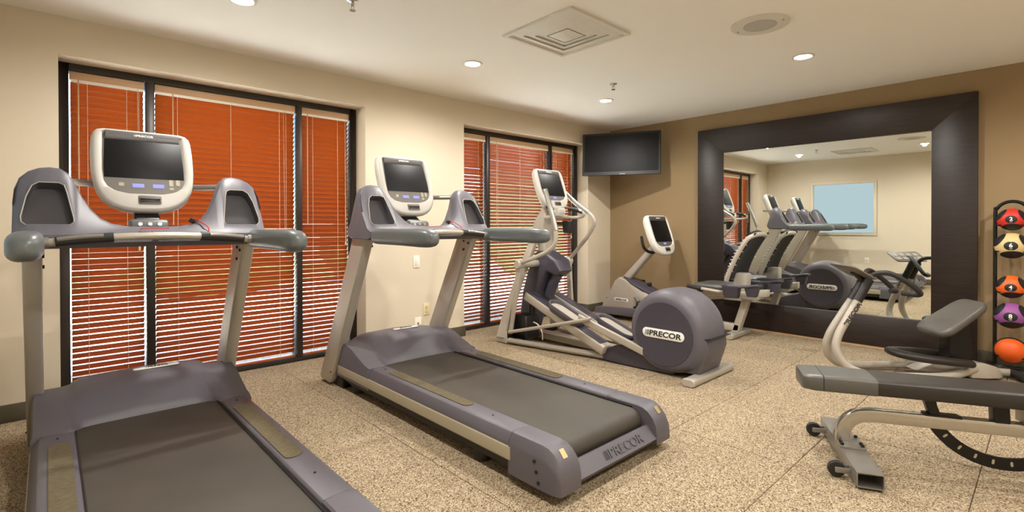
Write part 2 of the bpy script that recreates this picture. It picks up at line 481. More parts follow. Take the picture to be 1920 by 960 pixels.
# ceiling fittings
DL = [(1.0, -1.45, 'glowing recessed downlight nearest the corner television'), (1.0, -3.2, 'glowing recessed downlight to the left of the square air vent'),
      (1.0, -4.87, 'glowing recessed downlight cut off by the top edge, above the nearest treadmill'), (2.845, -1.44, 'glowing recessed downlight above the large mirror'),
      (2.845, -4.87, 'glowing recessed downlight seen only in the mirror, at its right'), (2.845, -3.05, 'recessed downlight just above the top edge of the picture'), (4.7, -1.45, 'unseen downlight added for light near the ball rack'),
      (4.7, -3.2, 'unseen downlight added for light above the bench end'), (4.7, -4.87, 'unseen downlight added for light behind the camera')]  # last column is out of view, added to light that side
for x, y, lb in DL:
    t = thing('recessed_downlight', lb, 'ceiling light', (x, y, HC), 0, 'recessed ceiling downlights')
    part('trim_ring', G().lathe([(.056, -.002), (.062, -.008), (.076, -.006), (.080, -.001), (.056, -.0005)], (0, 0, 0), 'z', 28), 'diffuser_white', t)
    part('lamp_lens', G().lathe([(.057, -.0035), (.02, -.0045), (.002, -.0045)], (0, 0, 0), 'z', 24), 'lamp_glow', t)
    ld = bpy.data.lights.new('downlight', 'SPOT'); ld.energy = 41; ld.color = (1, .965, .915); ld.spot_size = R(172); ld.spot_blend = .6; ld.shadow_soft_size = .035
    lo = bpy.data.objects.new('downlight_lamp', ld); C.objects.link(lo); lo.parent = t; lo.location = (0, 0, -.012)
def vent(cx, cy, lb):
    t = thing('air_vent', lb, 'air vent', (cx, cy, HC), 0, 'square ceiling air vents')
    s = .305
    sq = lambda a, z_: [(-a, -a, z_), (a, -a, z_), (a, a, z_), (-a, a, z_)]
    part('vent_frame', G().loft([sq(s, -.001), sq(s, -.014), sq(s - .028, -.017), sq(s - .03, -.006), sq(s - .05, -.004)], cap=False), 'diffuser_white', t)
    for a, b in ((.26, .205), (.20, .15), (.145, .095)):
        part('vane', G().loft([sq(a, -.003), sq(b + .006, -.015), sq(b, -.014), sq(b + .01, -.002)], cap=False), 'diffuser_white', t)
    part('vent_backing', G().box(-s + .01, s - .01, -s + .01, s - .01, -.002, -.0005), 'diffuser_white', t)
    part('core_panel', G().box(-.085, .085, -.085, .085, -.016, -.010), 'diffuser_white', t, bevel=.003)
vent(1.915, -3.12, 'square white air vent in the ceiling between the downlights')
vent(1.85, -5.05, 'square white air vent seen only in the mirror')
def speaker(cx, cy, lb):
    t = thing('ceiling_speaker', lb, 'speaker', (cx, cy, HC), 0, 'round ceiling speakers')
    part('speaker_ring', G().lathe([(.174, -.0005), (.172, -.008), (.16, -.012), (.10, -.010), (.095, -.006)], (0, 0, 0), 'z', 36), 'diffuser_white', t)
    part('speaker_grille', G().lathe([(.098, -.005), (.096, -.012), (.06, -.014), (.01, -.0145)], (0, 0, 0), 'z', 32), 'diffuser_grey', t)
    for sg in (-1, 1): part('screw', G().cyl((sg * .14, 0, 0), .006, -.014, -.010, 'z', 8), 'steel_grey', t)
speaker(2.864, -2.323, 'round white ceiling speaker to the right of the air vent')
speaker(2.78, -4.05, 'round white ceiling speaker seen only in the mirror')
def sprinkler(cx, cy, lb):
    t = thing('fire_sprinkler', lb, 'sprinkler', (cx, cy, HC), 0, 'ceiling fire sprinklers')
    part('escutcheon', G().lathe([(.034, -.0005), (.033, -.005), (.02, -.010), (.012, -.011)], (0, 0, 0), 'z', 20), 'chrome', t)
    g = G().cyl((0, 0, 0), .009, -.028, -.009, 'z', 10)
    for sg in (-1, 1): g.tube([(sg * .009, 0, -.026), (sg * .016, 0, -.038), (sg * .004, 0, -.052)], .0025, 6, 3)
    part('sprinkler_body', g, 'chrome', t)
    part('deflector', G().cyl((0, 0, 0), .018, -.056, -.053, 'z', 14), 'chrome', t)
sprinkler(1.42, -1.90, 'small chrome fire sprinkler on the ceiling near the corner downlight')
sprinkler(1.41, -4.40, 'small chrome fire sprinkler at the top edge of the picture')

# wall plates
def plate(name, lb, o, right, w, h, m, kind):
    t = thing(name, lb, 'wall plate', o, 0)
    M = frame((0, 0, 0), right, (0, 0, 1))
    part('cover_plate', G().prism(rrect(w / 2, h / 2, .006), 'z', 0, .006).xf(M), m, t, bevel=.0015)
    if kind == 'outlet':
        for s in (-1, 1):
            rc = part('receptacle', G().prism(rrect(.016, .014, .008), 'z', .006, .009).xf(M @ Matrix.Translation((0, s * .021, 0))), m, t, bevel=.001)
            g = G()
            for q in (-.006, .006): g.add(*(lambda b: (b.v, b.f))(G().box(q - .0012, q + .0012, s * .021 - .002, s * .021 + .007, .0088, .0096)))
            g.cyl((0, s * .021 - .008, 0), .0028, .0088, .0096, 'z', 8)
            part('slot', g.xf(M), 'slot_dark', rc)
    elif kind == 'switch':
        part('rocker', G().box(-.016, .016, -.032, .032, .006, .010).xf(M), m, t, bevel=.002)
    else:
        part('jack', G().box(-.008, .008, -.008, .008, .006, .009).xf(M), 'slot_dark', t, bevel=.001)
    part('screw', G().cyl((0, 0, 0), .003, .005, .0105 if kind != 'switch' else .0112, 'z', 8).xf(M), 'steel_grey', t)
plate('blank_wall_plate', 'blank white wall plate above the two outlets', (.0, -3.10, .80), (0, 1, 0), .072, .116, 'plate_white', 'switch')
plate('power_outlet', 'ivory power outlet on the wall between the windows', (.0, -2.99, .335), (0, 1, 0), .072, .116, 'plate_ivory', 'outlet')
plate('data_outlet', 'white cable outlet, lower left of the ivory power outlet', (.0, -3.085, .207), (0, 1, 0), .074, .118, 'plate_white', 'jack')
plate('wall_outlet', 'white outlet low on the wall seen in the mirror', (1.83, -LB, .40), (-1, 0, 0), .072, .116, 'plate_white', 'outlet')
plate('wall_sensor', 'small ivory plate high on the mirrored wall, nearest its corner', (.07, -LB, 2.22), (-1, 0, 0), .075, .10, 'plate_ivory', 'switch')
plate('wall_sensor', 'small ivory plate high on the mirrored wall, second from its corner', (.30, -LB, 2.22), (-1, 0, 0), .09, .10, 'plate_ivory', 'switch')

# ------------------------------------------------------------------ big framed mirror
t = thing('wall_mirror', 'large mirror in a wide dark wooden frame standing against the brown wall', 'mirror', (2.515, -.004, .0))
X0, X1, Z0, Z1 = 1.298 - 2.515, 3.728 - 2.515, .018, 2.253
x0, x1, z0, z1 = 1.603 - 2.515, 3.432 - 2.515, .30, 1.968
FT = -.055
for nm, q in (('frame_rail', [(X0, Z1), (X1, Z1), (x1, z1), (x0, z1)]), ('frame_rail', [(X0, Z0), (x0, z0), (x1, z0), (X1, Z0)]),
              ('frame_stile', [(X0, Z0), (X0, Z1), (x0, z1), (x0, z0)]), ('frame_stile', [(X1, Z0), (x1, z0), (x1, z1), (X1, Z1)])):
    part(nm, G().prism(q, 'y', 0, FT), 'mirror_frame_wood', t, bevel=.0025)
g = G().box(-(x1 - x0) / 2 - .01, (x1 - x0) / 2 + .01, -.002, .002, z0 - .005, z1 + .005)
go = part('mirror_glass', g, 'mirror_glass', t, label='silvered mirror glass')
go.location = ((x0 + x1) / 2, -.026, 0); go.rotation_euler = (R(.2), 0, R(.7))
part('backing_board', G().box(x0 - .02, x1 + .02, -.012, -.002, z0 - .02, z1 + .02), 'bronze_dark', t)
part('foot_strip', G().box(X0 + .01, X1 - .01, -.05, -.002, 0, .018), 'headrail_tan', t)

# ------------------------------------------------------------------ corner television
nrm = Vector((.48, -.877, 0)).normalized()
t = thing('wall_television', 'black flat-screen television mounted high in the corner', 'television', (.50, -.465, 2.035), math.atan2(nrm.x, -nrm.y))
TW, TH = .478, .268
tilt = Matrix.Rotation(R(-5), 4, 'X')
# local: viewer side is -y, x to the viewer's right
body = part('tv_casing', G().loft([[(x * s, y, z_ * s) for x, z_ in rrect(TW, TH, .012)] for s, y in ((.9, .055), (.985, .03), (1, .006), (1, -.008), (.99, -.012))]).xf(tilt), 'black_plastic', t, bevel=0)
part('tv_screen', G().prism(rrect(TW - .028, TH - .036, .003), 'y', -.0125, -.0145).xf(tilt @ Matrix.Translation((0, 0, .010))), 'screen_black', t)
part('tv_lettering', text_g('SAMSUNG', .011, .0006).xf(tilt @ frame((.02, -.0135, -TH + .013), (1, 0, 0), (0, 0, 1))), 'logo_white', t)
part('wall_mount', G().box(-.12, .12, .05, .07, -.12, .12).box(-.03, .03, .07, .42, -.03, .03), 'black_metal', t, bevel=.004)

# ------------------------------------------------------------------ touch-screen console shared by the cardio machines
def console(parent, c, tilt, shell='console_shell', s=1.0, big=True):
    sT, cT = math.sin(tilt), math.cos(tilt)
    M = Matrix(((0, -sT, cT, c[0]), (1, 0, 0, c[1]), (0, cT, sT, c[2]), (0, 0, 0, 1))) @ Matrix.Scale(s, 4)
    # local: x to the user's right, y up the face, z out of the face
    hw = [(.232, .150), (.230, .178), (.218, .200), (.19, .211), (.10, .216), (.0, .215), (-.07, .208), (-.12, .196), (-.165, .172), (-.195, .14), (-.215, .095), (-.223, .045)]
    out = [(w, b) for b, w in hw] + [(-w, b) for b, w in hw[::-1]]
    ih = [(.216, .158), (.206, .166), (.10, .171), (.0, .173), (-.06, .168), (-.09, .154), (-.114, .124), (-.127, .07)]
    inn = [(w, b) for b, w in ih] + [(-w, b) for b, w in ih[::-1]]
    N = 72
    po, pi = polar(out, N), polar(inn, N)
    rg = lambda p, k, z_: [(x * k, y * k, z_) for x, y in p]
    g = G().loft([rg(po, .60, -.085), rg(po, .84, -.072), rg(po, .955, -.045), rg(po, 1.0, -.018), rg(po, .995, .002), rg(po, .965, .014), rg(po, .92, .0175), rg(pi, 1.03, .0165), rg(pi, 1.0, .010)])
    co = part('console', g.xf(M), shell, parent, ang=50, label='light grey console housing')
    part('control_panel', G().prism([(x * .995, y * .995) for x, y in pi], 'z', .0095, .0115).xf(M), 'panel_grey', co)
    part('screen', G().prism([(-.160, .168), (.160, .168), (.167, .02), (.166, -.042 if big else -.075), (-.166, -.042 if big else -.075), (-.167, .02)][::-1], 'z', .011, .0135).xf(M), 'screen_black', co, bevel=.001)
    part('top_band', G().loft([[(-.156, y, z_), (.156, y, z_), (.156, y - .001, .008), (-.156, y - .001, .008)] for y, z_ in ((.171, .014), (.18, .0185), (.20, .021), (.214, .019), (.222, .010))]).xf(M), 'band_grey', co)
    part('lettering', logo_g(.011).xf(M @ Matrix.Translation((.0, .193, .0218))), 'logo_white', co, ang=30)
    for a in ((-.032, .052) if big else (.0,)):
        part('display', G().prism(rrect(.024, .010, .002), 'z', .0115, .0130).xf(M @ Matrix.Translation((a, -.083 if big else -.095, 0))), 'display_blue', co, label='lit blue readout')
    for a, b, w, h in () if not big else ((-.100, -.078, .011, .010), (.108, -.062, .009, .018), (.138, -.060, .009, .016), (.108, -.094, .010, .007)):
        o_, i_ = rrect(w, h, .005), rrect(w - .0022, h - .0022, .0035)
        part('button', G().loft([[(x, y, .0115) for x, y in o_], [(x, y, .0128) for x, y in o_], [(x, y, .0128) for x, y in i_], [(x, y, .0118) for x, y in i_]]).xf(M @ Matrix.Translation((a, b, 0))), 'trim_beige', co)
    g = G().loft([[(x, y, z_) for x, y in rrect(w, h, .008)] for w, h, z_ in ((.048, .024, .012), (.048, .024, .019), (.044, .020, .021))])
    part('reading_ledge', g.xf(M @ Matrix.Translation((.012, -.163, 0))), 'panel_grey', co)
    part('ledge_bar', G().box(-.042, .042, -.006, .002, .02, .028).box(-.042, .042, -.018, -.010, .02, .025).xf(M @ Matrix.Translation((.012, -.158, 0))), 'black_plastic', co, bevel=.002)
    return co

# ------------------------------------------------------------------ treadmill
def treadmill(label, loc):
    t = thing('treadmill', label, 'treadmill', loc, 0, 'treadmills facing the windows')
    S = Matrix.Translation((-1.6, 0, 0))
    def p(name, g, m, parent=None, **k): return part(name, g.xf(S), m, parent or t, **k)
    # chassis and belt
    g = G().prism([(.72, .07), (.74, .15), (2.58, .15), (2.58, .055), (.9, .05)], 'y', -.415, .415)
    for x in (.90, 2.24):
        for s in (-1, 1): g.cyl((x, s * .365, 0), .046, .0, .06, 'z', 16)
    p('chassis', g, 'chassis', bevel=.004)
    prof = [(1.0, .150), (1.0, .196), (1.02, .200), (2.66, .200)] + [(2.66 + .062 * math.sin(R(a)), .138 + .062 * math.cos(R(a))) for a in range(20, 181, 20)]
    p('running_belt', G().prism(prof, 'y', -.287, .287), 'belt_rubber', ang=30)
    for s in (-1, 1):
        sec = [(.294, .150), (.294, .214), (.302, .221), (.392, .226), (.412, .220), (.436, .182), (.438, .170), (.438, .150)]
        p('side_rail', G().prism([(s * a, b) for a, b in sec], 'x', 1.17, 2.502), 'purple_grey', bevel=.003)
        p('side_trim', G().prism([(s * a, b) for a, b in ((.39, .098), (.39, .170), (.436, .170), (.442, .162), (.442, .108), (.432, .098))], 'x', .72, 2.52), 'trim_beige', bevel=.002)
        p('belt_edge', G().box(1.05, 2.66, *sorted((s * .286, s * .295)), .150, .206), 'black_plastic')
        gp = rrect(.40, .036, .03); p('grip_pad', G().loft([[(1.72 + x, s * .346 + y, .2215 + .055 * (abs(s * .346 + y) - .302) + dz) for x, y in gp] for dz in (0, .0035)]), 'grip_pad')
        for x in (1.24, 2.30): p('rail_screw', G().cyl((x, s * .352, 0), .005, .222, .2265, 'z', 8), 'black_plastic')
    # rear end cap
    g = G()
    for s in (-1, 1):
        sec = [(.296, .045), (.296, .216), (.304, .222), (.392, .227), (.413, .221), (.437, .182), (.440, .165), (.440, .045)]
        g.loft([[(x, s * (.296 + (v - .296) * k), .045 + (z_ - .045) * f) for v, z_ in sec] for x, f, k in ((2.506, 1, 1), (2.69, 1, 1), (2.725, .975, .995), (2.755, .89, .98), (2.782, .74, .95), (2.80, .52, .90), (2.806, .26, .85))])
    g.prism([(2.715, .045), (2.718, .085), (2.735, .128), (2.752, .134), (2.806, .078), (2.775, .042)], 'y', -.296, .296)
    rc = p('rear_cap', g, 'purple_grey', ang=32)
    part('lettering', logo_g(.040).xf(S @ frame((2.7825, .05, .1085), (0, 1, 0), (-.69, 0, .72))), 'logo_emboss', rc, ang=30)
    for s in (-1, 1):
        part('caution_label', G().prism(rrect(.014, .020, .003), 'z', 0, .0016).xf(S @ frame((2.766, s * .365, .1965), (0, 1, 0), (-.70, 0, .71))), 'gold_label', rc)
        for k in range(3): part('bolt', G().cyl((2.67 + .012 * k, 0, .155 - .042 * k), .0085, *sorted((s * .438, s * .4425)), 'y', 10).xf(S), 'black_plastic', rc)
    # motor hood
    inn = [(.56, .07), (.565, .25), (.61, .325), (.70, .362), (.80, .370), (.89, .352), (.97, .300), (1.03, .240), (1.068, .207), (1.072, .07)]
    out = [(.60, .09), (.605, .22), (.64, .290), (.72, .322), (.82, .326), (.93, .304), (1.03, .266), (1.12, .236), (1.175, .2275), (1.178, .09)]
    vs = [(-.440, 1.15), (-.432, 1.0), (-.39, 1.0), (-.33, .96), (-.30, .8), (-.285, .35), (-.26, .1), (-.2, .02), (0, 0)]
    vs = vs + [(-v, w) for v, w in vs[-2::-1]]
    rings = []
    for v, w in vs:
        ring = []
        for (xa, za), (xb, zb) in zip(inn, out):
            ww = min(w, 1.0); zz = za + (zb - za) * ww
            if w > 1: zz = max(.09, zz - .022)
            ring.append((xa + (xb - xa) * ww, v, zz - .012 * (abs(v) / .3) ** 2 * (1 - ww)))
        rings.append(ring)
    hd = p('motor_hood', G().loft(rings), 'purple_grey', ang=50)
    part('badge', G().prism(stadium(.105, .016), 'z', 0, .004).xf(S @ frame((.802, .06, .3685), (0, 1, 0), (-1, 0, .06))), 'logo_white', hd, bevel=.001, label='white oval badge')
    part('lettering', logo_g(.014).xf(S @ frame((.802, .06, .3735), (0, 1, 0), (-1, 0, .06))), 'logo_dark', hd, ang=30)
    # uprights
    for s in (-1, 1):
        prof = [(.455, .045), (.468, .02), (.62, .015), (.665, .06), (1.195, 1.075), (1.005, 1.075)]
        u = p('upright', G().prism(prof, 'y', s * .396, s * .462), 'silver_paint', bevel=.014, seg=3, label='silver slanted upright')
        for k, (x, z_) in enumerate(((1.09, 1.03), (1.145, 1.015), (1.085, .965))):
            part('bolt', G().cyl((x, 0, z_), .008, *sorted((s * .389, s * .398)), 'y', 8).xf(S), 'black_metal', u)
        part('bolt', G().cyl((.655, 0, .105), .006, *sorted((s * .461, s * .466)), 'y', 8).xf(S), 'black_metal', u)
        p('foot_block', G().box(.60, .76, *sorted((s * .36, s * .42)), .0, .16), 'black_plastic', bevel=.004)
    # dashboard with its two cup-holder wings
    zt = [(.487, 1.25), (.483, 1.31), (.468, 1.36), (.44, 1.392), (.405, 1.410), (.37, 1.416), (.335, 1.412), (.308, 1.392), (.285, 1.345), (.262, 1.285), (.235, 1.230), (.20, 1.185), (.16, 1.160), (.10, 1.147), (0, 1.143)]
    vv = [(-v, z_) for v, z_ in zt] + [(v, z_) for v, z_ in zt[-2::-1]]
    rings = []
    for v, z_ in vv:
        a = abs(v); xr = 1.285 - .55 * (z_ - 1.12); e = .03 if a > .475 else (.012 if a > .45 else 0)
        dr = .05 * max(0, 1 - a / .3) ** 1.0            # centre set back a little
        rings.append([(.985 + e, v, 1.060 + e * .4), (1.30 - e - dr, v, 1.052 + e * .4), (1.338 - e - dr, v, 1.075), (1.330 - e - dr, v, 1.112), (1.290 - e - dr, v, 1.132),
                      (xr - e - dr * .6, v, z_ - .016), (xr - .018 - dr * .6, v, z_ - .003), (xr - .045 - dr * .4, v, z_), (xr - .075, v, z_ - .006), (xr - .098 + e, v, z_ - .03), (.955 + e, v, 1.125), (.955 + e, v, 1.09)])
    gd = G().loft(rings)
    nf = Vector((.876, 0, .482)); uf = Vector((-.482, 0, .876))
    cut = G()
    linings = []
    for s in (-1, 1):
        shp = [(-.070, .030), (.070, .030), (.084, .045), (.086, .07), (.070, .17), (.052, .225), (.030, .243), (-.035, .243), (-.052, .232), (-.060, .20), (-.082, .06), (-.082, .042)]
        shp = [(s * x, y) for x, y in shp]
        o = Vector((1.29 - .005, s * .375, 1.128))
        Mf = frame(o, (0, 1, 0), uf)
        cut.prism(shp, 'z', -.052, .05).xf(Matrix.Identity(4)) if False else None
        cg = G().prism(shp, 'z', -.052, .06).xf(Mf); cut.add(cg.v, cg.f)
        rows = [[(x * .995, y * .995 + .0006, d) for x, y in shp] for d in (-.002, -.050)]
        lin_ = G().loft(rows, cap=False); n_ = len(shp); lin_.f.append(tuple(range(n_, 2 * n_)))
        linings.append((lin_.xf(Mf), Mf, shp))
    me = bool_cut(gd, cut)
    me.transform(S)
    ds = part('dashboard', me, 'purple_grey', t)
    for lg, Mf, shp in linings:
        cu = part('cup_holder', lg.xf(S), 'pocket_dark', ds, ang=50, label='dark moulded cup holder pocket')
        part('pocket_rim', G().tube([(x, y, .001) for x, y in shp + shp[:1]], .0022, 6, 0, cap=False).xf(S @ Mf), 'silver_panel', cu)
    # arm rests
    for s in (-1, 1):
        secs = [(1.30, .044, .045, 1.082), (1.335, .046, .048, 1.082), (1.60, .047, .049, 1.082), (1.80, .049, .051, 1.080), (1.87, .047, .049, 1.079), (1.905, .040, .042, 1.078), (1.928, .028, .030, 1.077), (1.937, .012, .014, 1.077)]
        rings = [[(x, s * .435 + a, zc + b) for a, b in rrect(w, h, min(w, h) * .72, 5)] for x, w, h, zc in secs]
        p('arm_rest', G().loft(rings), 'arm_grey', ang=60, label='grey-green padded arm rest')
    # pulse grip bar
    bar = [(1.362, -.392, 1.078), (1.372, -.25, 1.094), (1.382, 0, 1.104), (1.372, .25, 1.094), (1.362, .392, 1.078)]
    gb = p('grip_bar', G().tube(bar, .0165, 12, 8), 'silver_paint')
    for s in (-1, 1):
        part('hand_grip', G().tube([(1.366, s * .355, 1.083), (1.371, s * .26, 1.093), (1.376, s * .165, 1.099)], .0215, 12, 5).xf(S), 'grip_black', gb)
        part('pulse_plate', G().tube([(1.384, s * .35, 1.093), (1.389, s * .27, 1.103), (1.393, s * .20, 1.107)], .010, 8, 4).xf(S), 'steel_grey', gb)
        part('bar_collar', G().cyl((1.364, 0, 1.080), .023, *sorted((s * .375, s * .393)), 'y', 12).xf(S), 'steel_grey', gb)
    p('rear_crossbar', G().tube([(1.06, -.345, 1.362), (.90, -.27, 1.364), (.815, -.19, 1.366), (.80, 0, 1.366), (.815, .19, 1.366), (.90, .27, 1.364), (1.06, .345, 1.362)], .017, 10, 5), 'steel_grey')
    # console on its neck
    p('console_neck', G().loft([[(x + a, b, z_) for a, b in rrect(w, h, .012)] for x, w, h, z_ in ((1.04, .045, .062, 1.12), (1.00, .042, .058, 1.17), (.935, .034, .05, 1.22), (.90, .03, .05, 1.26))]), 'black_plastic', ang=45)
    p('neck_collar', G().loft([[(x + a, b, z_) for a, b in rrect(w, h, .01)] for x, w, h, z_ in ((1.05, .055, .078, 1.13), (1.035, .055, .080, 1.172), (1.025, .048, .072, 1.182))]), 'band_grey', ang=45)
    for k in (-.04, 0, .04): p('audio_jack', G().lathe([(.009, 0), (.009, .004), (.005, .004)], (0, 0, 0), 'z', 10).xf(frame((1.094, k, 1.157), (0, 1, 0), (-.3, 0, .95))), 'steel_grey')
    console(t, (.925 - 1.6, 0, 1.432), R(20), 'console_shell', 1.02)
    # safety lanyard
    sk = p('safety_key', G().tube([(1.21, .155, 1.165), (1.215, .165, 1.185)], .014, 10, 0).box(1.20, 1.222, .150, .185, 1.165, 1.178), 'black_plastic', bevel=.002)
    part('lanyard', G().tube([(1.22, .165, 1.17), (1.25, .19, 1.168), (1.29, .215, 1.14), (1.315, .20, 1.115), (1.322, .10, 1.108), (1.318, .02, 1.110), (1.30, -.02, 1.122)], .0028, 6, 5).xf(S), 'red_cord', sk, label='red safety cord')
    part('stop_label', G().box(1.268, 1.30, -.06, .05, 1.135, 1.139).xf(S @ Matrix.Rotation(0, 4, 'X')), 'red_cord', sk)
    part('cord_clip', G().box(1.318, 1.330, -.005, .018, 1.098, 1.116).xf(S), 'gold_label', sk, bevel=.001)
    return t
tm = treadmill('grey treadmill in the middle of the room, its whole running belt in view', (1.6, -3.755, 0))
tm2 = copy_tree(tm); tm2.location = (1.575, -5.315, 0)
tm2['label'] = 'grey treadmill nearest the camera at the left edge, its belt cut off below'

# ------------------------------------------------------------------ elliptical trainer
def elliptical():
    t = thing('elliptical_trainer', 'silver and purple-grey elliptical trainer with a round flywheel housing', 'elliptical', (1.4, -2.05, 0))
    S = Matrix.Translation((-1.4, 0, 0))
    def p(name, g, m, parent=None, **k): return part(name, g.xf(S), m, parent or t, **k)
    cx, cz, Rr = 2.135, .328, .326
    ys = [(-.207, .74), (-.206, .80), (-.198, .86), (-.18, .915), (-.145, .965), (-.10, .993), (-.05, 1.0), (.05, 1.0), (.10, .993), (.145, .965), (.18, .915), (.198, .86), (.206, .80), (.207, .74)]
    rings = []
    for y, k in ys:
        ring = []
        for q in range(48):
            a = 2 * math.pi * q / 48; x, z_ = Rr * k * math.cos(a), Rr * k * math.sin(a)
            zz = cz + z_
            if x > 0 and z_ < 0: x = x + (.05 * k) * min(1, -z_ / .2) * (1 - min(1, max(0, (-z_ - .22) / .12)))
            ring.append((cx + x, y, max(.03, zz)))
        rings.append(ring)
    hs = p('flywheel_housing', G().loft(rings), 'purple_grey', ang=50)
    for s in (-1, 1):
        di = part('side_disc', G().lathe([(.246, s * .2055), (.243, s * .2105), (.236, s * .211), (.229, s * .2085), (.01, s * .2085)], (cx, 0, cz - .012), 'y', 48).xf(S), 'purple_dark', hs, ang=30, label='dark round side disc')
        o = Vector((cx - 1.4, s * .209, cz - .012)); rt = (1, 0, 0) if s < 0 else (-1, 0, 0)
        part('badge', G().prism(stadium(.176, .036), 'z', 0, .004).xf(frame(o, rt, (0, 0, 1))), 'logo_white', hs, bevel=.001, label='white oval badge')
        part('lettering', logo_g(.040).xf(frame(o + Vector((0, s * .005, 0)), rt, (0, 0, 1))), 'logo_dark', hs, ang=30)
    part('seam', G().box(2.41, 2.49, -.166, .166, .318, .321).xf(S), 'black_plastic', hs)
    p('housing_skirt', G().prism([(2.16, .045), (2.40, .045), (2.462, .24), (2.455, .318), (2.2, .30)], 'y', -.165, .165), 'purple_grey', bevel=.012, seg=3)
    p('spec_label', G().box(2.30, 2.345, -.1675, -.166, .13, .165), 'plate_white')
    # rear stabiliser
    rf = p('rear_foot', G().loft([[(2.40 + a, y, .028 + b) for a, b in rrect(.048, .026, .02)] for y in (-.31, .31)]), 'silver_paint', bevel=.004)
    for s in (-1, 1): part('end_cap', G().loft([[(2.40 + a * k, y, .028 + b * k) for a, b in rrect(.049, .027, .02)] for y, k in ((s * .30, 1), (s * .32, .98), (s * .327, .85))]).xf(S), 'silver_panel', rf)
    # dark wedge cover and floor rails
    p('base_cover', G().loft([[(1.50, -.20, .01), (1.50, .20, .01), (1.50, .19, .065), (1.50, -.19, .065)], [(1.68, -.205, .01), (1.68, .205, .01), (1.68, .19, .15), (1.68, -.19, .15)], [(1.92, -.19, .01), (1.92, .19, .01), (1.92, .18, .22), (1.92, -.18, .22)], [(2.2, -.165, .012), (2.2, .165, .012), (2.2, .16, .22), (2.2, -.16, .22)]]), 'purple_dark', bevel=.008)
    for s in (-1, 1):
        p('floor_rail', G().tube([(.58, s * .375, .036), (1.1, s * .27, .036), (1.56, s * .175, .036)], .026, 10, 4, ry=.032), 'silver_paint')
        p('front_foot', G().loft([[(x + a, s * y, z_ + b) for a, b in rrect(w, h, .02)] for x, y, z_, w, h in ((.50, .40, .035, .085, .028), (.50, .385, .08, .06, .05))]) , 'silver_panel', bevel=.006)
        # A-frame leg
        g = G().loft([[(x + a, s * y + b, z_) for a, b in rrect(w, h, .016)] for x, y, z_, w, h in ((.485, .385, .06, .052, .032), (.53, .335, .30, .050, .032), (.60, .24, .65, .045, .032), (.655, .13, .95, .042, .032), (.69, .07, 1.10, .045, .035))])
        p('front_leg', g, 'silver_panel', ang=50)
    p('cross_member', G().box(.46, .53, -.37, .37, .02, .07), 'black_metal', bevel=.004)
    p('level_foot', G().box(.36, .48, -.30, -.22, .0, .045), 'black_plastic', bevel=.006)
    p('centre_rail', G().box(.55, 1.7, -.06, .06, .03, .09), 'silver_paint', bevel=.004)
    # body shroud and lift motor
    sh = [(.50, .08, .12, .10), (.54, .10, .30, .10), (.60, .115, .5, .11), (.68, .12, .68, .12), (.74, .12, .80, .115), (.74, .10, .87, .09), (.73, .07, .90, .06)]
    p('body_shroud', G().loft([[(x + a, b, z_) for a, b in rrect(wx_, wy_, .035)] for x, wx_, z_, wy_ in sh]), 'purple_dark', ang=50)
    p('shroud_nose', G().loft([[(x + a * math.cos(.6), b, z_ + a * math.sin(.6)) for a, b in rrect(w, h, .02)] for x, z_, w, h in ((.72, .82, .10, .11), (.86, .76, .09, .11), (.95, .69, .045, .09))]), 'purple_dark', ang=50)
    p('lift_strut', G().tube([(.88, 0, .68), (.80, 0, .55), (.76, 0, .45)], .052, 12, 4), 'purple_dark')
    p('lift_motor', G().loft([[(.62 + a, -.19 + b, z_) for a, b in rrect(w, h, .025)] for z_, w, h in ((.045, .09, .09), (.06, .105, .10), (.24, .105, .10), (.27, .09, .085))]), 'black_plastic', ang=45)
    p('motor_strut', G().cyl((.68, -.16, 0), .036, .26, .42, 'z', 12), 'black_plastic')
    p('motor_cable', G().tube([(.74, -.20, .21), (.82, -.22, .20), (.87, -.22, .14), (.86, -.20, .06)], .006, 6, 5), 'plate_white')
    # pivot shaft, levers, rods
    for s in (-1, 1):
        p('pivot_shaft', G().cyl((.705, 0, .775), .034, *sorted((s * .10, s * .385)), 'y', 14, .006), 'silver_panel')
        dx = .0 if s < 0 else .16
        lv = p('swing_lever', G().loft([[(x + a, s * .352 + b, z_) for a, b in rrect(w, .018, .012)] for x, z_, w in ((.705, .80, .034), (.695 + dx * .1, .72, .034), (.655 + dx * .5, .50, .024), (.60 + dx, .22, .020), (.575 + dx, .10, .026))]), 'silver_panel', ang=50)
        part('lever_hub', G().cyl((.705, 0, .775), .044, *sorted((s * .325, s * .392)), 'y', 16, .01).xf(S), 'silver_panel', lv)
        ex = 1.49 if s < 0 else 1.64
        ez = .365 if s < 0 else .22
        p('link_rod', G().tube([(.58 + dx, s * .375, .115), (ex - .1, s * .30, ez - .04), (ex, s * .275, ez)], .0165, 10, 3), 'silver_panel')
        # pedal arm on its ramp
        ax, az, bx, bz = ((.66, .475, 1.60, .105) if s < 0 else (.66, .435, 1.60, .085))
        dirv = Vector((bx - ax, 0, bz - az)).normalized(); nv = Vector((-dirv.z, 0, dirv.x))
        y_ = s * .185
        def bar(o0, o1, h0, h1, w, yo=0.):
            A = Vector((ax, y_ + yo, az)); L_ = (Vector((bx, 0, bz)) - Vector((ax, 0, az))).length
            ring = lambda d: [tuple(A + dirv * d + nv * h + Vector((0, b, 0))) for h, b in ((h0, -w), (h0, w), (h1, w), (h1, -w))]
            return G().loft([ring(o0), ring(L_ + o1)])
        am = p('pedal_arm', bar(0, 0, -.055, .028, .062), 'silver_panel', bevel=.016, seg=3)
        part('arm_top', bar(.02, -.05, .026, .034, .05).xf(S), 'purple_dark', am, bevel=.003)
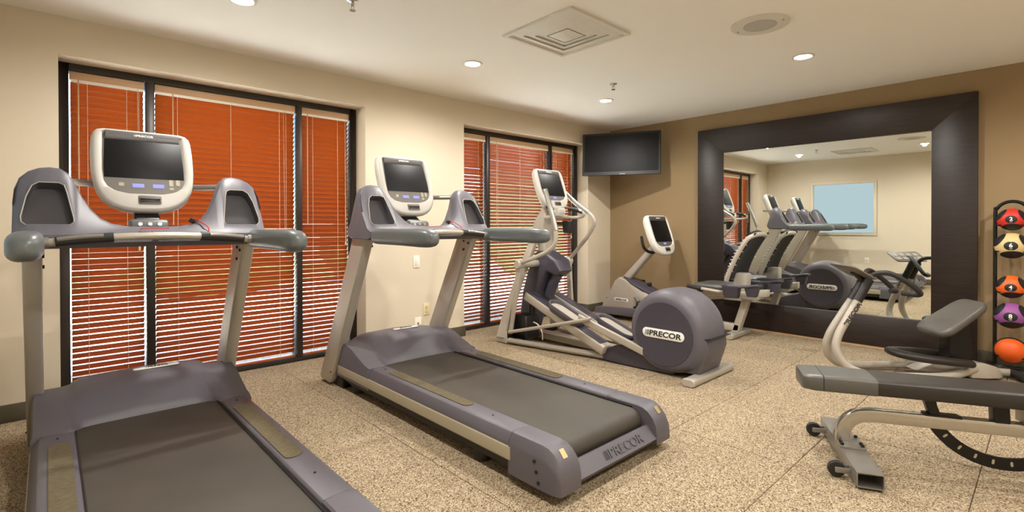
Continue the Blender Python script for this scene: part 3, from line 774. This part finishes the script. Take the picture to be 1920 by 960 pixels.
        if s < 0: p('crank_link', G().loft([[(x, y + b, z_ + c) for b, c in rrect(.016, .030, .008)] for x, y, z_ in ((1.36, -.262, .345), (1.62, -.24, .262), (1.96, -.20, .15))]), 'silver_panel', ang=45)
        # foot tray
        o = Vector((ax, y_ + s * -.005, az)) + dirv * (.50 if s < 0 else .80) + nv * .05
        Mp = frame(o, dirv, (0, 1, 0))
        if Mp.to_3x3().col[2].z < 0: Mp = frame(o, dirv, (0, -1, 0))
        k = stadium(.215, .092, 8)
        tr = [[(x, y, z_) for x, y in [(a * f, b * f2) for a, b in k]] for f, f2, z_ in ((.88, .8, -.03), (.97, .94, .0), (1, 1, .032), (.985, .965, .038), (.93, .84, .036), (.90, .80, .008))]
        pd = p('foot_pedal', G().loft(tr).xf(Mp), 'purple_grey', ang=50, label='purple-grey foot pedal tray')
        part('tread_mat', G().prism([(a * .86, b * .74) for a, b in k], 'z', .008, .012).xf(S @ Mp), 'silver_panel', pd)
    # swinging handlebars
    p('swing_handle', G().tube([(.705, -.36, .785), (.90, -.345, .85), (1.05, -.325, .915), (1.125, -.315, .985), (1.13, -.312, 1.10), (1.085, -.31, 1.25), (1.0, -.305, 1.455)], .0195, 10, 6), 'silver_panel')
    p('handle_grip', G().tube([(1.135, -.312, 1.10), (1.08, -.31, 1.26), (1.0, -.305, 1.458), (.994, -.305, 1.47)], .0235, 12, 4), 'steel_grey', label='grey rubber handle grip')
    p('swing_handle', G().tube([(.705, .36, .785), (.82, .35, .89), (.97, .335, 1.03), (1.055, .33, 1.14), (1.06, .325, 1.205), (1.0, .32, 1.27), (.85, .315, 1.365), (.68, .31, 1.50)], .0195, 10, 6), 'silver_panel')
    p('handle_grip', G().tube([(1.0, .32, 1.27), (.85, .315, 1.365), (.67, .31, 1.508)], .0235, 12, 4), 'steel_grey', label='grey rubber handle grip')
    # column, fixed bars, console
    p('console_column', G().loft([[(x + a, b, z_) for a, b in rrect(w, h, .02)] for x, z_, w, h in ((.72, .84, .05, .06), (.70, 1.02, .052, .075), (.69, 1.12, .075, .095), (.70, 1.19, .07, .085), (.74, 1.30, .04, .06), (.76, 1.42, .03, .05))]), 'silver_panel', ang=45)
    for s in (-1, 1):
        fb = p('fixed_handlebar', G().tube([(.74, s * .05, 1.225), (.85, s * .12, 1.225), (.95, s * .20, 1.225), (1.02, s * .215, 1.245), (1.0, s * .20, 1.285), (.90, s * .16, 1.31)], .0165, 10, 5), 'silver_panel')
        part('hand_grip', G().tube([(1.012, s * .21, 1.275), (.95, s * .182, 1.30), (.88, s * .155, 1.315)], .021, 10, 4).xf(S), 'grip_black', fb)
    p('bottle_holder', G().loft([[(.90 + a, .12 + b, z_) for a, b in rrect(w, w, .03)] for z_, w in ((1.07, .036), (1.075, .042), (1.185, .05), (1.19, .046))]), 'black_plastic', ang=45)
    p('bottle_holder_bracket', G().box(.74, .88, .06, .10, 1.15, 1.18), 'black_plastic', bevel=.003)
    p('audio_dock', G().loft([[(.90 + a, b, z_) for a, b in rrect(w, .05, .012)] for z_, w in ((1.245, .03), (1.29, .04), (1.315, .025))]), 'console_shell', ang=45)
    console(t, (.80 - 1.4, 0, 1.497), R(20), 'console_shell', .93, False)
    return t
elliptical()

# ------------------------------------------------------------------ recumbent bike
def recumbent():
    t = thing('recumbent_bike', 'silver recumbent exercise bike with mesh backrest beside the mirror', 'exercise bike', (1.1, -.485, 0))
    S = Matrix.Translation((-1.1, 0, 0))
    def p(name, g, m, parent=None, **k): return part(name, g.xf(S), m, parent or t, **k)
    prof = [(.30, .12), (.335, .23), (.42, .33), (.50, .47), (.56, .515), (.62, .50), (.90, .39), (1.02, .33), (1.05, .25), (1.02, .14), (.9, .11)]
    g = G().loft([[(.66 + (x - .66) * k, y, .28 + (z_ - .28) * k) for x, z_ in prof] for y, k in ((-.115, .94), (-.105, .985), (-.08, 1.0), (.08, 1.0), (.105, .985), (.115, .94))])
    sh = p('drive_housing', g, 'silver_panel', ang=45)
    badge(sh, (.60 - 1.1, -.1155, .245), (1, 0, 0), (0, 0, 1), .20, .042)
    part('bolt', G().cyl((.385, 0, .245), .006, -.118, -.112, 'y', 8).xf(S), 'black_metal', sh)
    p('housing_top', G().loft([[(x, b * w, z_ + dz) for b, dz in ((-1, 0), (-.7, .03), (.7, .03), (1, 0), (.9, -.05), (-.9, -.05))] for x, z_, w in ((.60, .495, .085), (.74, .455, .118), (.9, .395, .122), (1.03, .335, .11), (1.08, .28, .09))]), 'purple_dark', ang=40)
    p('adjust_knob', G().lathe([(.012, 0), (.02, .012), (.028, .02), (.028, .036), (.02, .045)], (.90, .03, .42), 'z', 12), 'black_plastic')
    # base
    p('base_beam', G().loft([[(x, b, z_) for b, z_ in ((-w, z0), (w, z0), (w * .9, z1), (-w * .9, z1))] for x, w, z0, z1 in ((.22, .16, .055, .12), (.30, .165, .055, .135), (.9, .14, .06, .165), (1.15, .09, .07, .18))]), 'purple_grey', bevel=.008)
    p('base_rail', G().box(.9, 1.98, -.045, .045, .06, .13), 'silver_panel', bevel=.008)
    for x, w in ((.36, .26), (1.945, .235)):
        ft = p('floor_foot', G().loft([[(x + a, y, .03 + b) for a, b in rrect(.05, .027, .02)] for y in (-w, w)]), 'silver_paint', bevel=.004)
    # cranks and pedals
    for s in (-1, 1):
        dx, dz = (.11, -.10) if s < 0 else (-.11, .10)
        cr = p('crank_arm', G().tube([(.80, s * .125, .30), (.80 + dx, s * .15, .30 + dz)], .014, 8, 0), 'steel_grey')
        pd = part('pedal', G().box(.80 + dx - .05, .80 + dx + .05, *sorted((s * .16, s * .255)), .285 + dz, .31 + dz).xf(S), 'black_plastic', cr, bevel=.006)
        part('pedal_strap', G().tube([(.80 + dx, s * .165, .31 + dz), (.80 + dx, s * .18, .36 + dz), (.80 + dx, s * .235, .36 + dz), (.80 + dx, s * .25, .31 + dz)], .006, 6, 4, ry=.018).xf(S), 'black_rubber', pd)
    # mast, console, front handle
    p('mast', G().loft([[(x + a * .85, b, z_ + a * -.5) for a, b in rrect(w, h, .02)] for x, z_, w, h in ((.55, .42, .055, .055), (.66, .55, .045, .045), (.83, .73, .04, .04), (1.0, .90, .04, .045), (1.03, .95, .04, .06))]), 'silver_panel', ang=45)
    p('front_handle', G().tube([(1.02, .0, .88), (.99, -.03, .83), (.955, -.10, .845), (.94, -.165, .90), (.925, -.185, 1.02)], .017, 10, 6), 'grip_black')
    p('front_handle', G().tube([(1.02, .0, .88), (.99, .03, .83), (.955, .10, .845), (.94, .165, .90), (.925, .185, 1.02)], .017, 10, 6), 'grip_black')
    console(t, (1.075 - 1.1, 0, 1.028), R(19), 'white_shell', 1.06, False)
    # seat carriage
    p('seat_rail', G().loft([[(x, b, z_) for b, z_ in ((-.04, z0), (.04, z0), (.04, z1), (-.04, z1))] for x, z0, z1 in ((.95, .24, .33), (1.5, .33, .41), (2.25, .44, .51))]), 'silver_panel', bevel=.008)
    p('seat_post', G().loft([[(x + a, b, z_) for a, b in rrect(.036, .045, .012)] for x, z_ in ((1.935, .05), (2.05, .42))]), 'silver_panel', ang=45)
    p('seat_carriage', G().box(1.62, 2.18, -.10, .10, .40, .475), 'silver_panel', bevel=.015)
    p('seat_cushion', G().loft([[(1.74 + a * 1.0, b, z_) for a, b in rrect(w, h, .07)] for z_, w, h in ((.475, .15, .185), (.485, .185, .215), (.515, .195, .225), (.535, .18, .21), (.540, .14, .17))]), 'vinyl_grey', ang=60)
    # backrest: bent tube frame with mesh sling
    fr = [(1.92, -.20, .585), (1.945, -.205, .66), (2.03, -.205, .85), (2.115, -.19, 1.0), (2.165, -.14, 1.045), (2.175, 0, 1.055), (2.165, .14, 1.045), (2.115, .19, 1.0), (2.03, .205, .85), (1.945, .205, .66), (1.92, .20, .585)]
    p('back_frame', G().tube(fr, .023, 10, 5), 'silver_panel')
    rows = []
    for k in range(12):
        f = k / 11; x = 1.915 + .235 * f + .02 * math.sin(f * 3.1) - .05 * math.sin(math.pi * f); z_ = .60 + .47 * f; w = .195 - .03 * f
        rows.append([(x - .035 * (1 - (b) ** 2) * 0 + .03 * (abs(b) ** 2), b * w, z_) for b in (-1, -.6, -.2, .2, .6, 1)])
    rings = [r + [(q[0] + .016, q[1], q[2]) for q in r[::-1]] for r in rows]
    p('back_sling', G().loft(rings), 'mesh_black', ang=60)
    for s in (-1, 1):
        g = G()
        for k in range(13):
            f = k / 12; x = 1.93 + .20 * f; z_ = .63 + .40 * f
            g.tube([(x - .035 - .03 * math.sin(math.pi * f), s * .17, z_), (x + .022, s * .2, z_ + (.022 if k % 2 else -.014))], .0035, 5, 0)
        p('sling_lacing', g, 'plate_white')
    p('head_pad', G().tube([(2.13, -.15, 1.055), (2.145, 0, 1.075), (2.13, .15, 1.055)], .022, 8, 4), 'black_rubber')
    p('back_bracket', G().box(1.93, 2.06, -.06, .06, .46, .66), 'silver_panel', bevel=.012)
    # side trays and seat handles
    for s in (-1, 1):
        k = rrect(.085, .055, .03)
        p('cup_tray', G().loft([[(2.01 + a * f, s * .285 + b * f, z_) for a, b in k] for z_, f in ((.435, .72), (.445, .80), (.535, .97), (.55, 1.06), (.556, 1.02), (.55, .9), (.47, .74))]), 'purple_dark', ang=45)
        p('tray_arm', G().loft([[(x, s * .285 + b, z_ + c) for b, c in rrect(.045, .012, .01)] for x, z_ in ((2.08, .545), (2.16, .555), (2.24, .57), (2.28, .575))]), 'purple_dark', ang=45)
        p('small_tray', G().loft([[(2.20 + a * f, s * .27 + b * f, z_) for a, b in rrect(.06, .045, .02)] for z_, f in ((.46, .7), (.53, 1.0), (.55, 1.0), (.545, .9))]), 'purple_dark', ang=45)
        sh_ = p('seat_handle', G().tube([(1.92, s * .20, .47), (1.88, s * .275, .48), (1.78, s * .285, .49), (1.58, s * .275, .505), (1.545, s * .27, .51)], .0165, 10, 5), 'silver_panel')
        part('hand_grip', G().tube([(1.70, s * .281, .496), (1.62, s * .278, .502), (1.542, s * .27, .51)], .021, 10, 4).xf(S), 'grip_black', sh_)
    return t
recumbent()

# ------------------------------------------------------------------ adjustable bench
def bench():
    t = thing('weight_bench', 'flat black-padded weight bench with silver frame and two small wheels', 'bench', (3.47, -2.80, 0), R(27))
    def p(name, g, m, parent=None, **k): return part(name, g, m, parent or t, **k)
    # wide back pad; grey end painted for light reflected on its vinyl
    L0, L1, hw = -.185, .86, .112
    def pad(x0, x1, s0=1., s1=1., grow=0.):
        return G().loft([[(x, a * (hw + grow), .382 + b * (.038 + grow)) for a, b in [(q / 1., r_ / 1.) for q, r_ in rrect(1, 1, .30, 4)]] for x in (x0, x1)])
    k = rrect(1, 1, .34, 4)
    def ring(x, f, gr=0.): return [(x, a * hw * f + (gr if a > 0 else -gr), .382 + b * .038 * (f * .4 + .6) + (gr if b > 0 else -gr)) for a, b in k]
    p('back_pad', G().loft([ring(-.05, 1), ring(.66, 1), ring(.74, .96), ring(.80, .84), ring(.83, .62)]), 'vinyl_dark', ang=50)
    p('pad_sheen', G().loft([ring(-.03, 1, .003), ring(.10, 1, .003)] if False else [ring(-.128, 1, .002), ring(.09, 1, .002)]), 'vinyl_grey', ang=50, label='grey pad section painted for reflected light')  # same pad, coloured grey where the vinyl shines
    p('pad_end', G().loft([ring(-.216, .78), ring(-.208, .90), ring(-.19, .97), ring(-.165, 1, .002), ring(-.131, 1, .002)]), 'vinyl_grey', ang=50)
    p('seat_pad', G().loft([[(x, a * hw * f, .382 + b * .038) for a, b in k] for x, f in ((.85, .6), (.865, .85), (.90, 1.0), (1.12, 1.05), (1.18, .98), (1.20, .7))]), 'vinyl_dark', ang=50)
    # main beam
    path = [(-.03, .085), (-.028, .12), (-.012, .17), (.025, .208), (.085, .223), (.2, .226), (.65, .230), (1.12, .232)]
    P = catmull([(x, 0, z_) for x, z_ in path], 5)
    rings = []
    for i, q in enumerate(P):
        d = (P[min(i + 1, len(P) - 1)] - P[max(i - 1, 0)]).normalized(); n = Vector((-d.z, 0, d.x))
        rings.append([tuple(q + n * b + Vector((0, a, 0))) for a, b in rrect(.025, .030, .006, 2)])
    p('main_beam', G().loft(rings), 'silver_bright', ang=40)
    # front foot: hollow box tube, plate, bolts, wheels
    def hollow(xc, y0, y1):
        o, i_ = rrect(.052, .033, .004, 2), rrect(.047, .028, .003, 2)
        R_ = lambda pr, y: [(xc + a, y, .043 + b) for a, b in pr]
        return G().loft([R_(i_, y0 + .12), R_(i_, y0), R_(o, y0), R_(o, y1), R_(i_, y1), R_(i_, y1 - .12)])
    cf = p('cross_foot', hollow(0, -.335, .335), 'steel_grey', ang=40)
    for s in (-1, 1):
        part('bore_shade', G().box(-.046, .046, *sorted((s * .20, s * .215)), .016, .07), 'black_plastic', cf)  # black plate stands in for the shade inside the open tube
        for x in (-.035, .035): part('rubber_foot', G().cyl((x, s * .31, 0), .014, 0, .012, 'z', 10), 'black_rubber', cf)
        br = p('wheel_bracket', G().box(-.115, -.045, s * .235 - .022, s * .235 - .016, .028, .052).box(-.115, -.045, s * .235 + .016, s * .235 + .022, .028, .052), 'steel_grey', bevel=.002)
        wl = p('wheel', G().lathe([(.010, -.013), (.022, -.014), (.033, -.012), (.036, -.006), (.036, .006), (.033, .012), (.022, .014), (.010, .013)], (-.105, s * .235, .038), 'y', 22), 'black_rubber')
        part('wheel_hub', G().cyl((-.105, s * .235, .038), .010, -.024, .024, 'y', 10), 'steel_grey', wl)
    fp = p('foot_plate', G().box(-.056, .056, -.085, .085, .076, .086), 'steel_grey', bevel=.002)
    for x in (-.042, .042):
        for y in (-.065, -.04, .05): part('bolt', G().cyl((x, y, 0), .008, .085, .096, 'z', 8), 'black_metal', fp)
    # pad posts, notched arc, pivot block, rear foot
    p('pad_post', G().loft([[(x + a, b, z_) for a, b in rrect(.022, .022, .005)] for x, z_ in ((.345, .248), (.325, .31), (.32, .348))]), 'black_metal', ang=40)
    p('post_base', G().box(.30, .44, -.028, .028, .255, .264), 'black_metal', bevel=.002)
    p('pad_post', G().loft([[(x + a, b, z_) for a, b in rrect(.03, .024, .005)] for x, z_ in ((.585, .25), (.58, .348))]), 'black_metal', ang=40)
    p('pivot_block', G().box(.66, .86, -.05, .05, .26, .345), 'steel_grey', bevel=.005)
    p('pivot_pin', G().cyl((.70, 0, .315), .018, -.07, .07, 'y', 14), 'gold_label')
    cxa, cza = .60, .362
    n = 26
    outer, inner = [], []
    for i in range(n + 1):
        a = R(212 + (322 - 212) * i / n); outer.append((cxa + .322 * math.cos(a), cza + .322 * math.sin(a))); inner.append((cxa + .268 * math.cos(a), cza + .268 * math.sin(a)))
    g = G()
    for i in range(n):
        g.prism([outer[i], outer[i + 1], inner[i + 1], inner[i]], 'y', -.006, .006)
    arc = p('adjustment_arc', g, 'black_metal', ang=30, label='black curved bar with adjustment slots')
    for a in (222, 236, 249, 262, 275, 288, 301):
        M = Matrix.Translation((cxa + .292 * math.cos(R(a)), 0, cza + .292 * math.sin(R(a)))) @ Matrix.Rotation(R(-a), 4, 'Y')
        g = G().prism(stadium(.011, .0048, 4), 'y', -.0068, .0068).xf(M)
        part('slot', g, 'trim_beige', arc)
    p('rear_foot', hollow(1.16, -.30, .30), 'steel_grey', ang=40)
    p('rear_leg', G().box(1.12, 1.19, -.03, .03, .07, .25), 'steel_grey', bevel=.004)
    p('pad_rail', G().box(.28, .82, -.03, .03, .338, .349), 'black_metal', bevel=.002)
    return t
bench()

# ------------------------------------------------------------------ stretching trainer
def stretcher():
    t = thing('stretch_trainer', 'low stretching machine with tilted grey seat and curved silver tubes', 'stretch machine', (3.64, -.70, 0), R(42))
    def p(name, g, m, parent=None, **k): return part(name, g, m, parent or t, **k)
    for s in (-1, 1):
        pts = [(.10, s * .07, .085), (-.14, s * .15, .048), (-.45, s * .155, .040), (-.68, s * .135, .045), (-.80, s * .105, .09), (-.862, s * .075, .19), (-.848, s * .056, .30), (-.78, s * .046, .43), (-.69, s * .036, .585)]
        fr = p('frame_tube', G().tube(pts, .029, 12, 6), 'silver_panel', label='bent silver frame tube')
        right = Vector((.545, 0, .838)); out = Vector((0, s, 0))
        up = out.cross(right)
        part('lettering', logo_g(.030, False, 1.25).xf(frame((-.752, s * (.044 + .0305), .475), right if s < 0 else -right, up if s < 0 else up)), 'logo_dark', fr, ang=30)
        p('tube_sleeve', G().tube([(-.70, s * .037, .57), (-.66, s * .032, .64), (-.61, s * .03, .735)], .033, 12, 3), 'black_plastic')
        p('handlebar', G().tube([(-.63, s * .03, .70), (-.595, s * .045, .765), (-.555, s * .085, .79), (-.50, s * .125, .782), (-.40, s * .15, .715), (-.335, s * .155, .655), (-.325, s * .13, .635), (-.345, s * .09, .632), (-.40, s * .06, .638)], .0185, 10, 6), 'grip_black', label='black foam handlebar')
    Mp = frame((-.715, 0, .795), (0, 1, 0), (-.86, 0, .50))
    pl = p('instruction_placard', G().prism(rrect(.17, .095, .03), 'z', -.005, .005).xf(Mp), 'panel_grey', bevel=.002)
    for i in range(4):
        for j in range(2):
            part('pictogram', G().prism(rrect(.026, .022, .006), 'z', .005, .0062).xf(Mp @ Matrix.Translation((-.114 + .076 * i, .034 - .068 * j, 0))), 'silver_panel', pl)
    p('placard_stem', G().tube([(-.63, 0, .71), (-.68, 0, .765), (-.712, 0, .79)], .02, 8, 3), 'black_plastic')
    # seat on its post
    d = Vector((.30, 0, .215)).normalized(); nv = Vector((-d.z, 0, d.x))
    k = rrect(1, 1, .42, 5)
    o = Vector((0, 0, .448))
    def sr(f, h, fy=None): return [tuple(o + d * (a * .205 * f) + Vector((0, b * (.150 - .018 * a) * (fy or f), 0)) + nv * h) for a, b in k]
    p('seat_cushion', G().loft([sr(.84, -.030), sr(.95, -.022), sr(1, .0), sr(.985, .018), sr(.93, .027), sr(.80, .031)]), 'vinyl_seat', ang=60)
    p('seat_back_plate', G().loft([sr(.7, -.046), sr(.86, -.028)]), 'black_plastic', ang=40)
    p('seat_post', G().loft([[(x + a, b, z_) for a, b in rrect(w, h, .012)] for x, z_, w, h in ((.02, .10, .085, .06), (.02, .30, .075, .055), (-.005, .42, .085, .06))]), 'black_metal', ang=45)
    # leg pads: a cushioned loop
    lp = [(.03, -.125, .135), (-.10, -.145, .150), (-.28, -.12, .165), (-.39, -.06, .178), (-.415, 0, .182), (-.39, .06, .178), (-.28, .12, .165), (-.10, .145, .150), (.08, .125, .135)]
    p('leg_pad', G().tube(lp, .030, 12, 6, ry=.046), 'vinyl_dark', ang=60, label='black cushioned leg loop')
    p('pad_bracket', G().prism([(-.30, .06), (-.16, .12), (.06, .10), (.06, .05), (-.1, .04)], 'y', -.06, .06), 'silver_panel', bevel=.01)
    # rear housing and roller foot
    p('base_housing', G().loft([[(x, b * w, z_) for b, z_ in ((-1, .02), (1, .02), (.8, h), (-.8, h))] for x, w, h in ((.06, .10, .12), (.16, .11, .13), (.26, .09, .10), (.31, .06, .06))]), 'silver_panel', bevel=.012, seg=3)
    p('housing_vent', G().loft([[(x, b * w, h) for b, h in ((-1, h0), (1, h0), (1, h0 + .006), (-1, h0 + .006))] for x, w, h0 in ((.15, .05, .130), (.25, .045, .102))]), 'black_plastic')
    p('rear_tube', G().tube([(.24, 0, .055), (.40, 0, .042)], .028, 12, 0), 'silver_panel')
    rf = p('roller_foot', G().lathe([(.02, -.13), (.034, -.125), (.040, -.10), (.040, -.08), (.030, -.07), (.030, .07), (.040, .08), (.040, .10), (.034, .125), (.02, .13)], (.41, 0, .042), 'y', 18), 'black_rubber')
    return t
stretcher()

# ------------------------------------------------------------------ medicine ball rack
RX, RY = 3.934, -.125
t = thing('ball_rack', 'tall black tube rack holding the medicine balls at the right edge', 'ball rack', (RX, RY, 0))
hwk = .096
arch = [(-hwk * math.cos(R(a)), 0, 1.235 + hwk * math.sin(R(a))) for a in range(0, 181, 20)]
g = G().tube([(-hwk, 0, .02), (-hwk, 0, .6)] + arch + [(hwk, 0, .6), (hwk, 0, .02)], .0125, 10, 4)
part('rack_frame', g, 'black_metal', t)
BZ = [(1.188, .086), (.985, .100), (.665, .088), (.443, .100), (.172, .096)]
for z_, r_ in BZ:
    zz = z_ - .045
    k = math.sqrt(r_ * r_ - .045 ** 2) + .008
    g = G()
    for sg in (-1, 1): g.tube([(sg * hwk, 0, zz + .01), (sg * (k + .004), -.045, zz + .003), (sg * k, -.085, zz), (sg * k * .72, -.085 - k * .72, zz)], .0055, 8, 4)
    part('ball_cradle', g, 'black_metal', t)
part('rack_base', G().box(-.155, .155, -.02, .03, 0, .03).box(-.155, -.11, -.055, .10, 0, .028).box(.11, .155, -.055, .10, 0, .028), 'black_metal', t, bevel=.006)
BALL = [('ball_red', 'red and black medicine ball marked 2, top of the rack', '2'), ('ball_tan', 'tan and black medicine ball marked 6, second from the top', '6'),
        ('ball_orange', 'orange and black medicine ball marked 4, in the middle of the rack', '4'), ('ball_purple', 'purple and black medicine ball marked 8, above the bottom ball', '8'),
        ('ball_orange', 'plain orange medicine ball with a black rim at the bottom of the rack', None)]
def sphere_g(r, nu=32, nv=18):
    g = G()
    rings = [[(r * math.sin(math.pi * (i + .001) / nv) * math.cos(2 * math.pi * j / nu), r * math.sin(math.pi * (i + .001) / nv) * math.sin(2 * math.pi * j / nu), r * math.cos(math.pi * (i + .001) / nv)) for j in range(nu)] for i in range(nv)]
    rings.append([(1e-4 * math.cos(2 * math.pi * j / nu), 1e-4 * math.sin(2 * math.pi * j / nu), -r) for j in range(nu)])
    return g.loft(rings)
mat('ball_plain_orange', (236, 96, 22), .5, bump=.2, bscale=200)
for (z_, r_), (m, lb, num) in zip(BZ, BALL):
    t = thing('medicine_ball', lb, 'medicine ball', (RX, RY - .085, z_), 0, 'medicine balls on the rack')
    part('ball_shell', sphere_g(r_), m if num else 'ball_plain_orange', t, ang=180)
    if num:
        n = 28; rr = r_ * .40
        rings = []
        for f in (1.0, .75, .5, .25, .02):
            rings.append([(rr * f * math.cos(2 * math.pi * k / n), -math.sqrt((r_ + .0015) ** 2 - (rr * f) ** 2), rr * f * .86 * math.sin(2 * math.pi * k / n)) for k in range(n)])
        bd = part('number_badge', G().loft(rings, cap=False), 'black_rubber', t)
        def wrap(g_, dz, off):
            out = []
            for x, y, zt_ in g_.v:
                q = Vector((x, 0, y + dz)); yy = -math.sqrt(max(1e-6, (r_ + off + zt_) ** 2 - q.x ** 2 - q.z ** 2)); out.append((q.x, yy, q.z))
            g_.v = out; return g_
        part('number', wrap(text_g(num, r_ * .30, .0008, r_ * .012), r_ * .05, .0022), 'logo_white', bd)
        part('unit_lettering', wrap(text_g('LBS', r_ * .085, .0005), -r_ * .2, .0022), 'logo_white', bd)
    else:
        part('rim_band', G().lathe([(r_ * .93, -.03), (r_ * 1.03, -.014), (r_ * 1.05, 0.0), (r_ * 1.03, .014), (r_ * .93, .03)], (0, 0, 0), 'y', 40), 'black_rubber', t, ang=60)
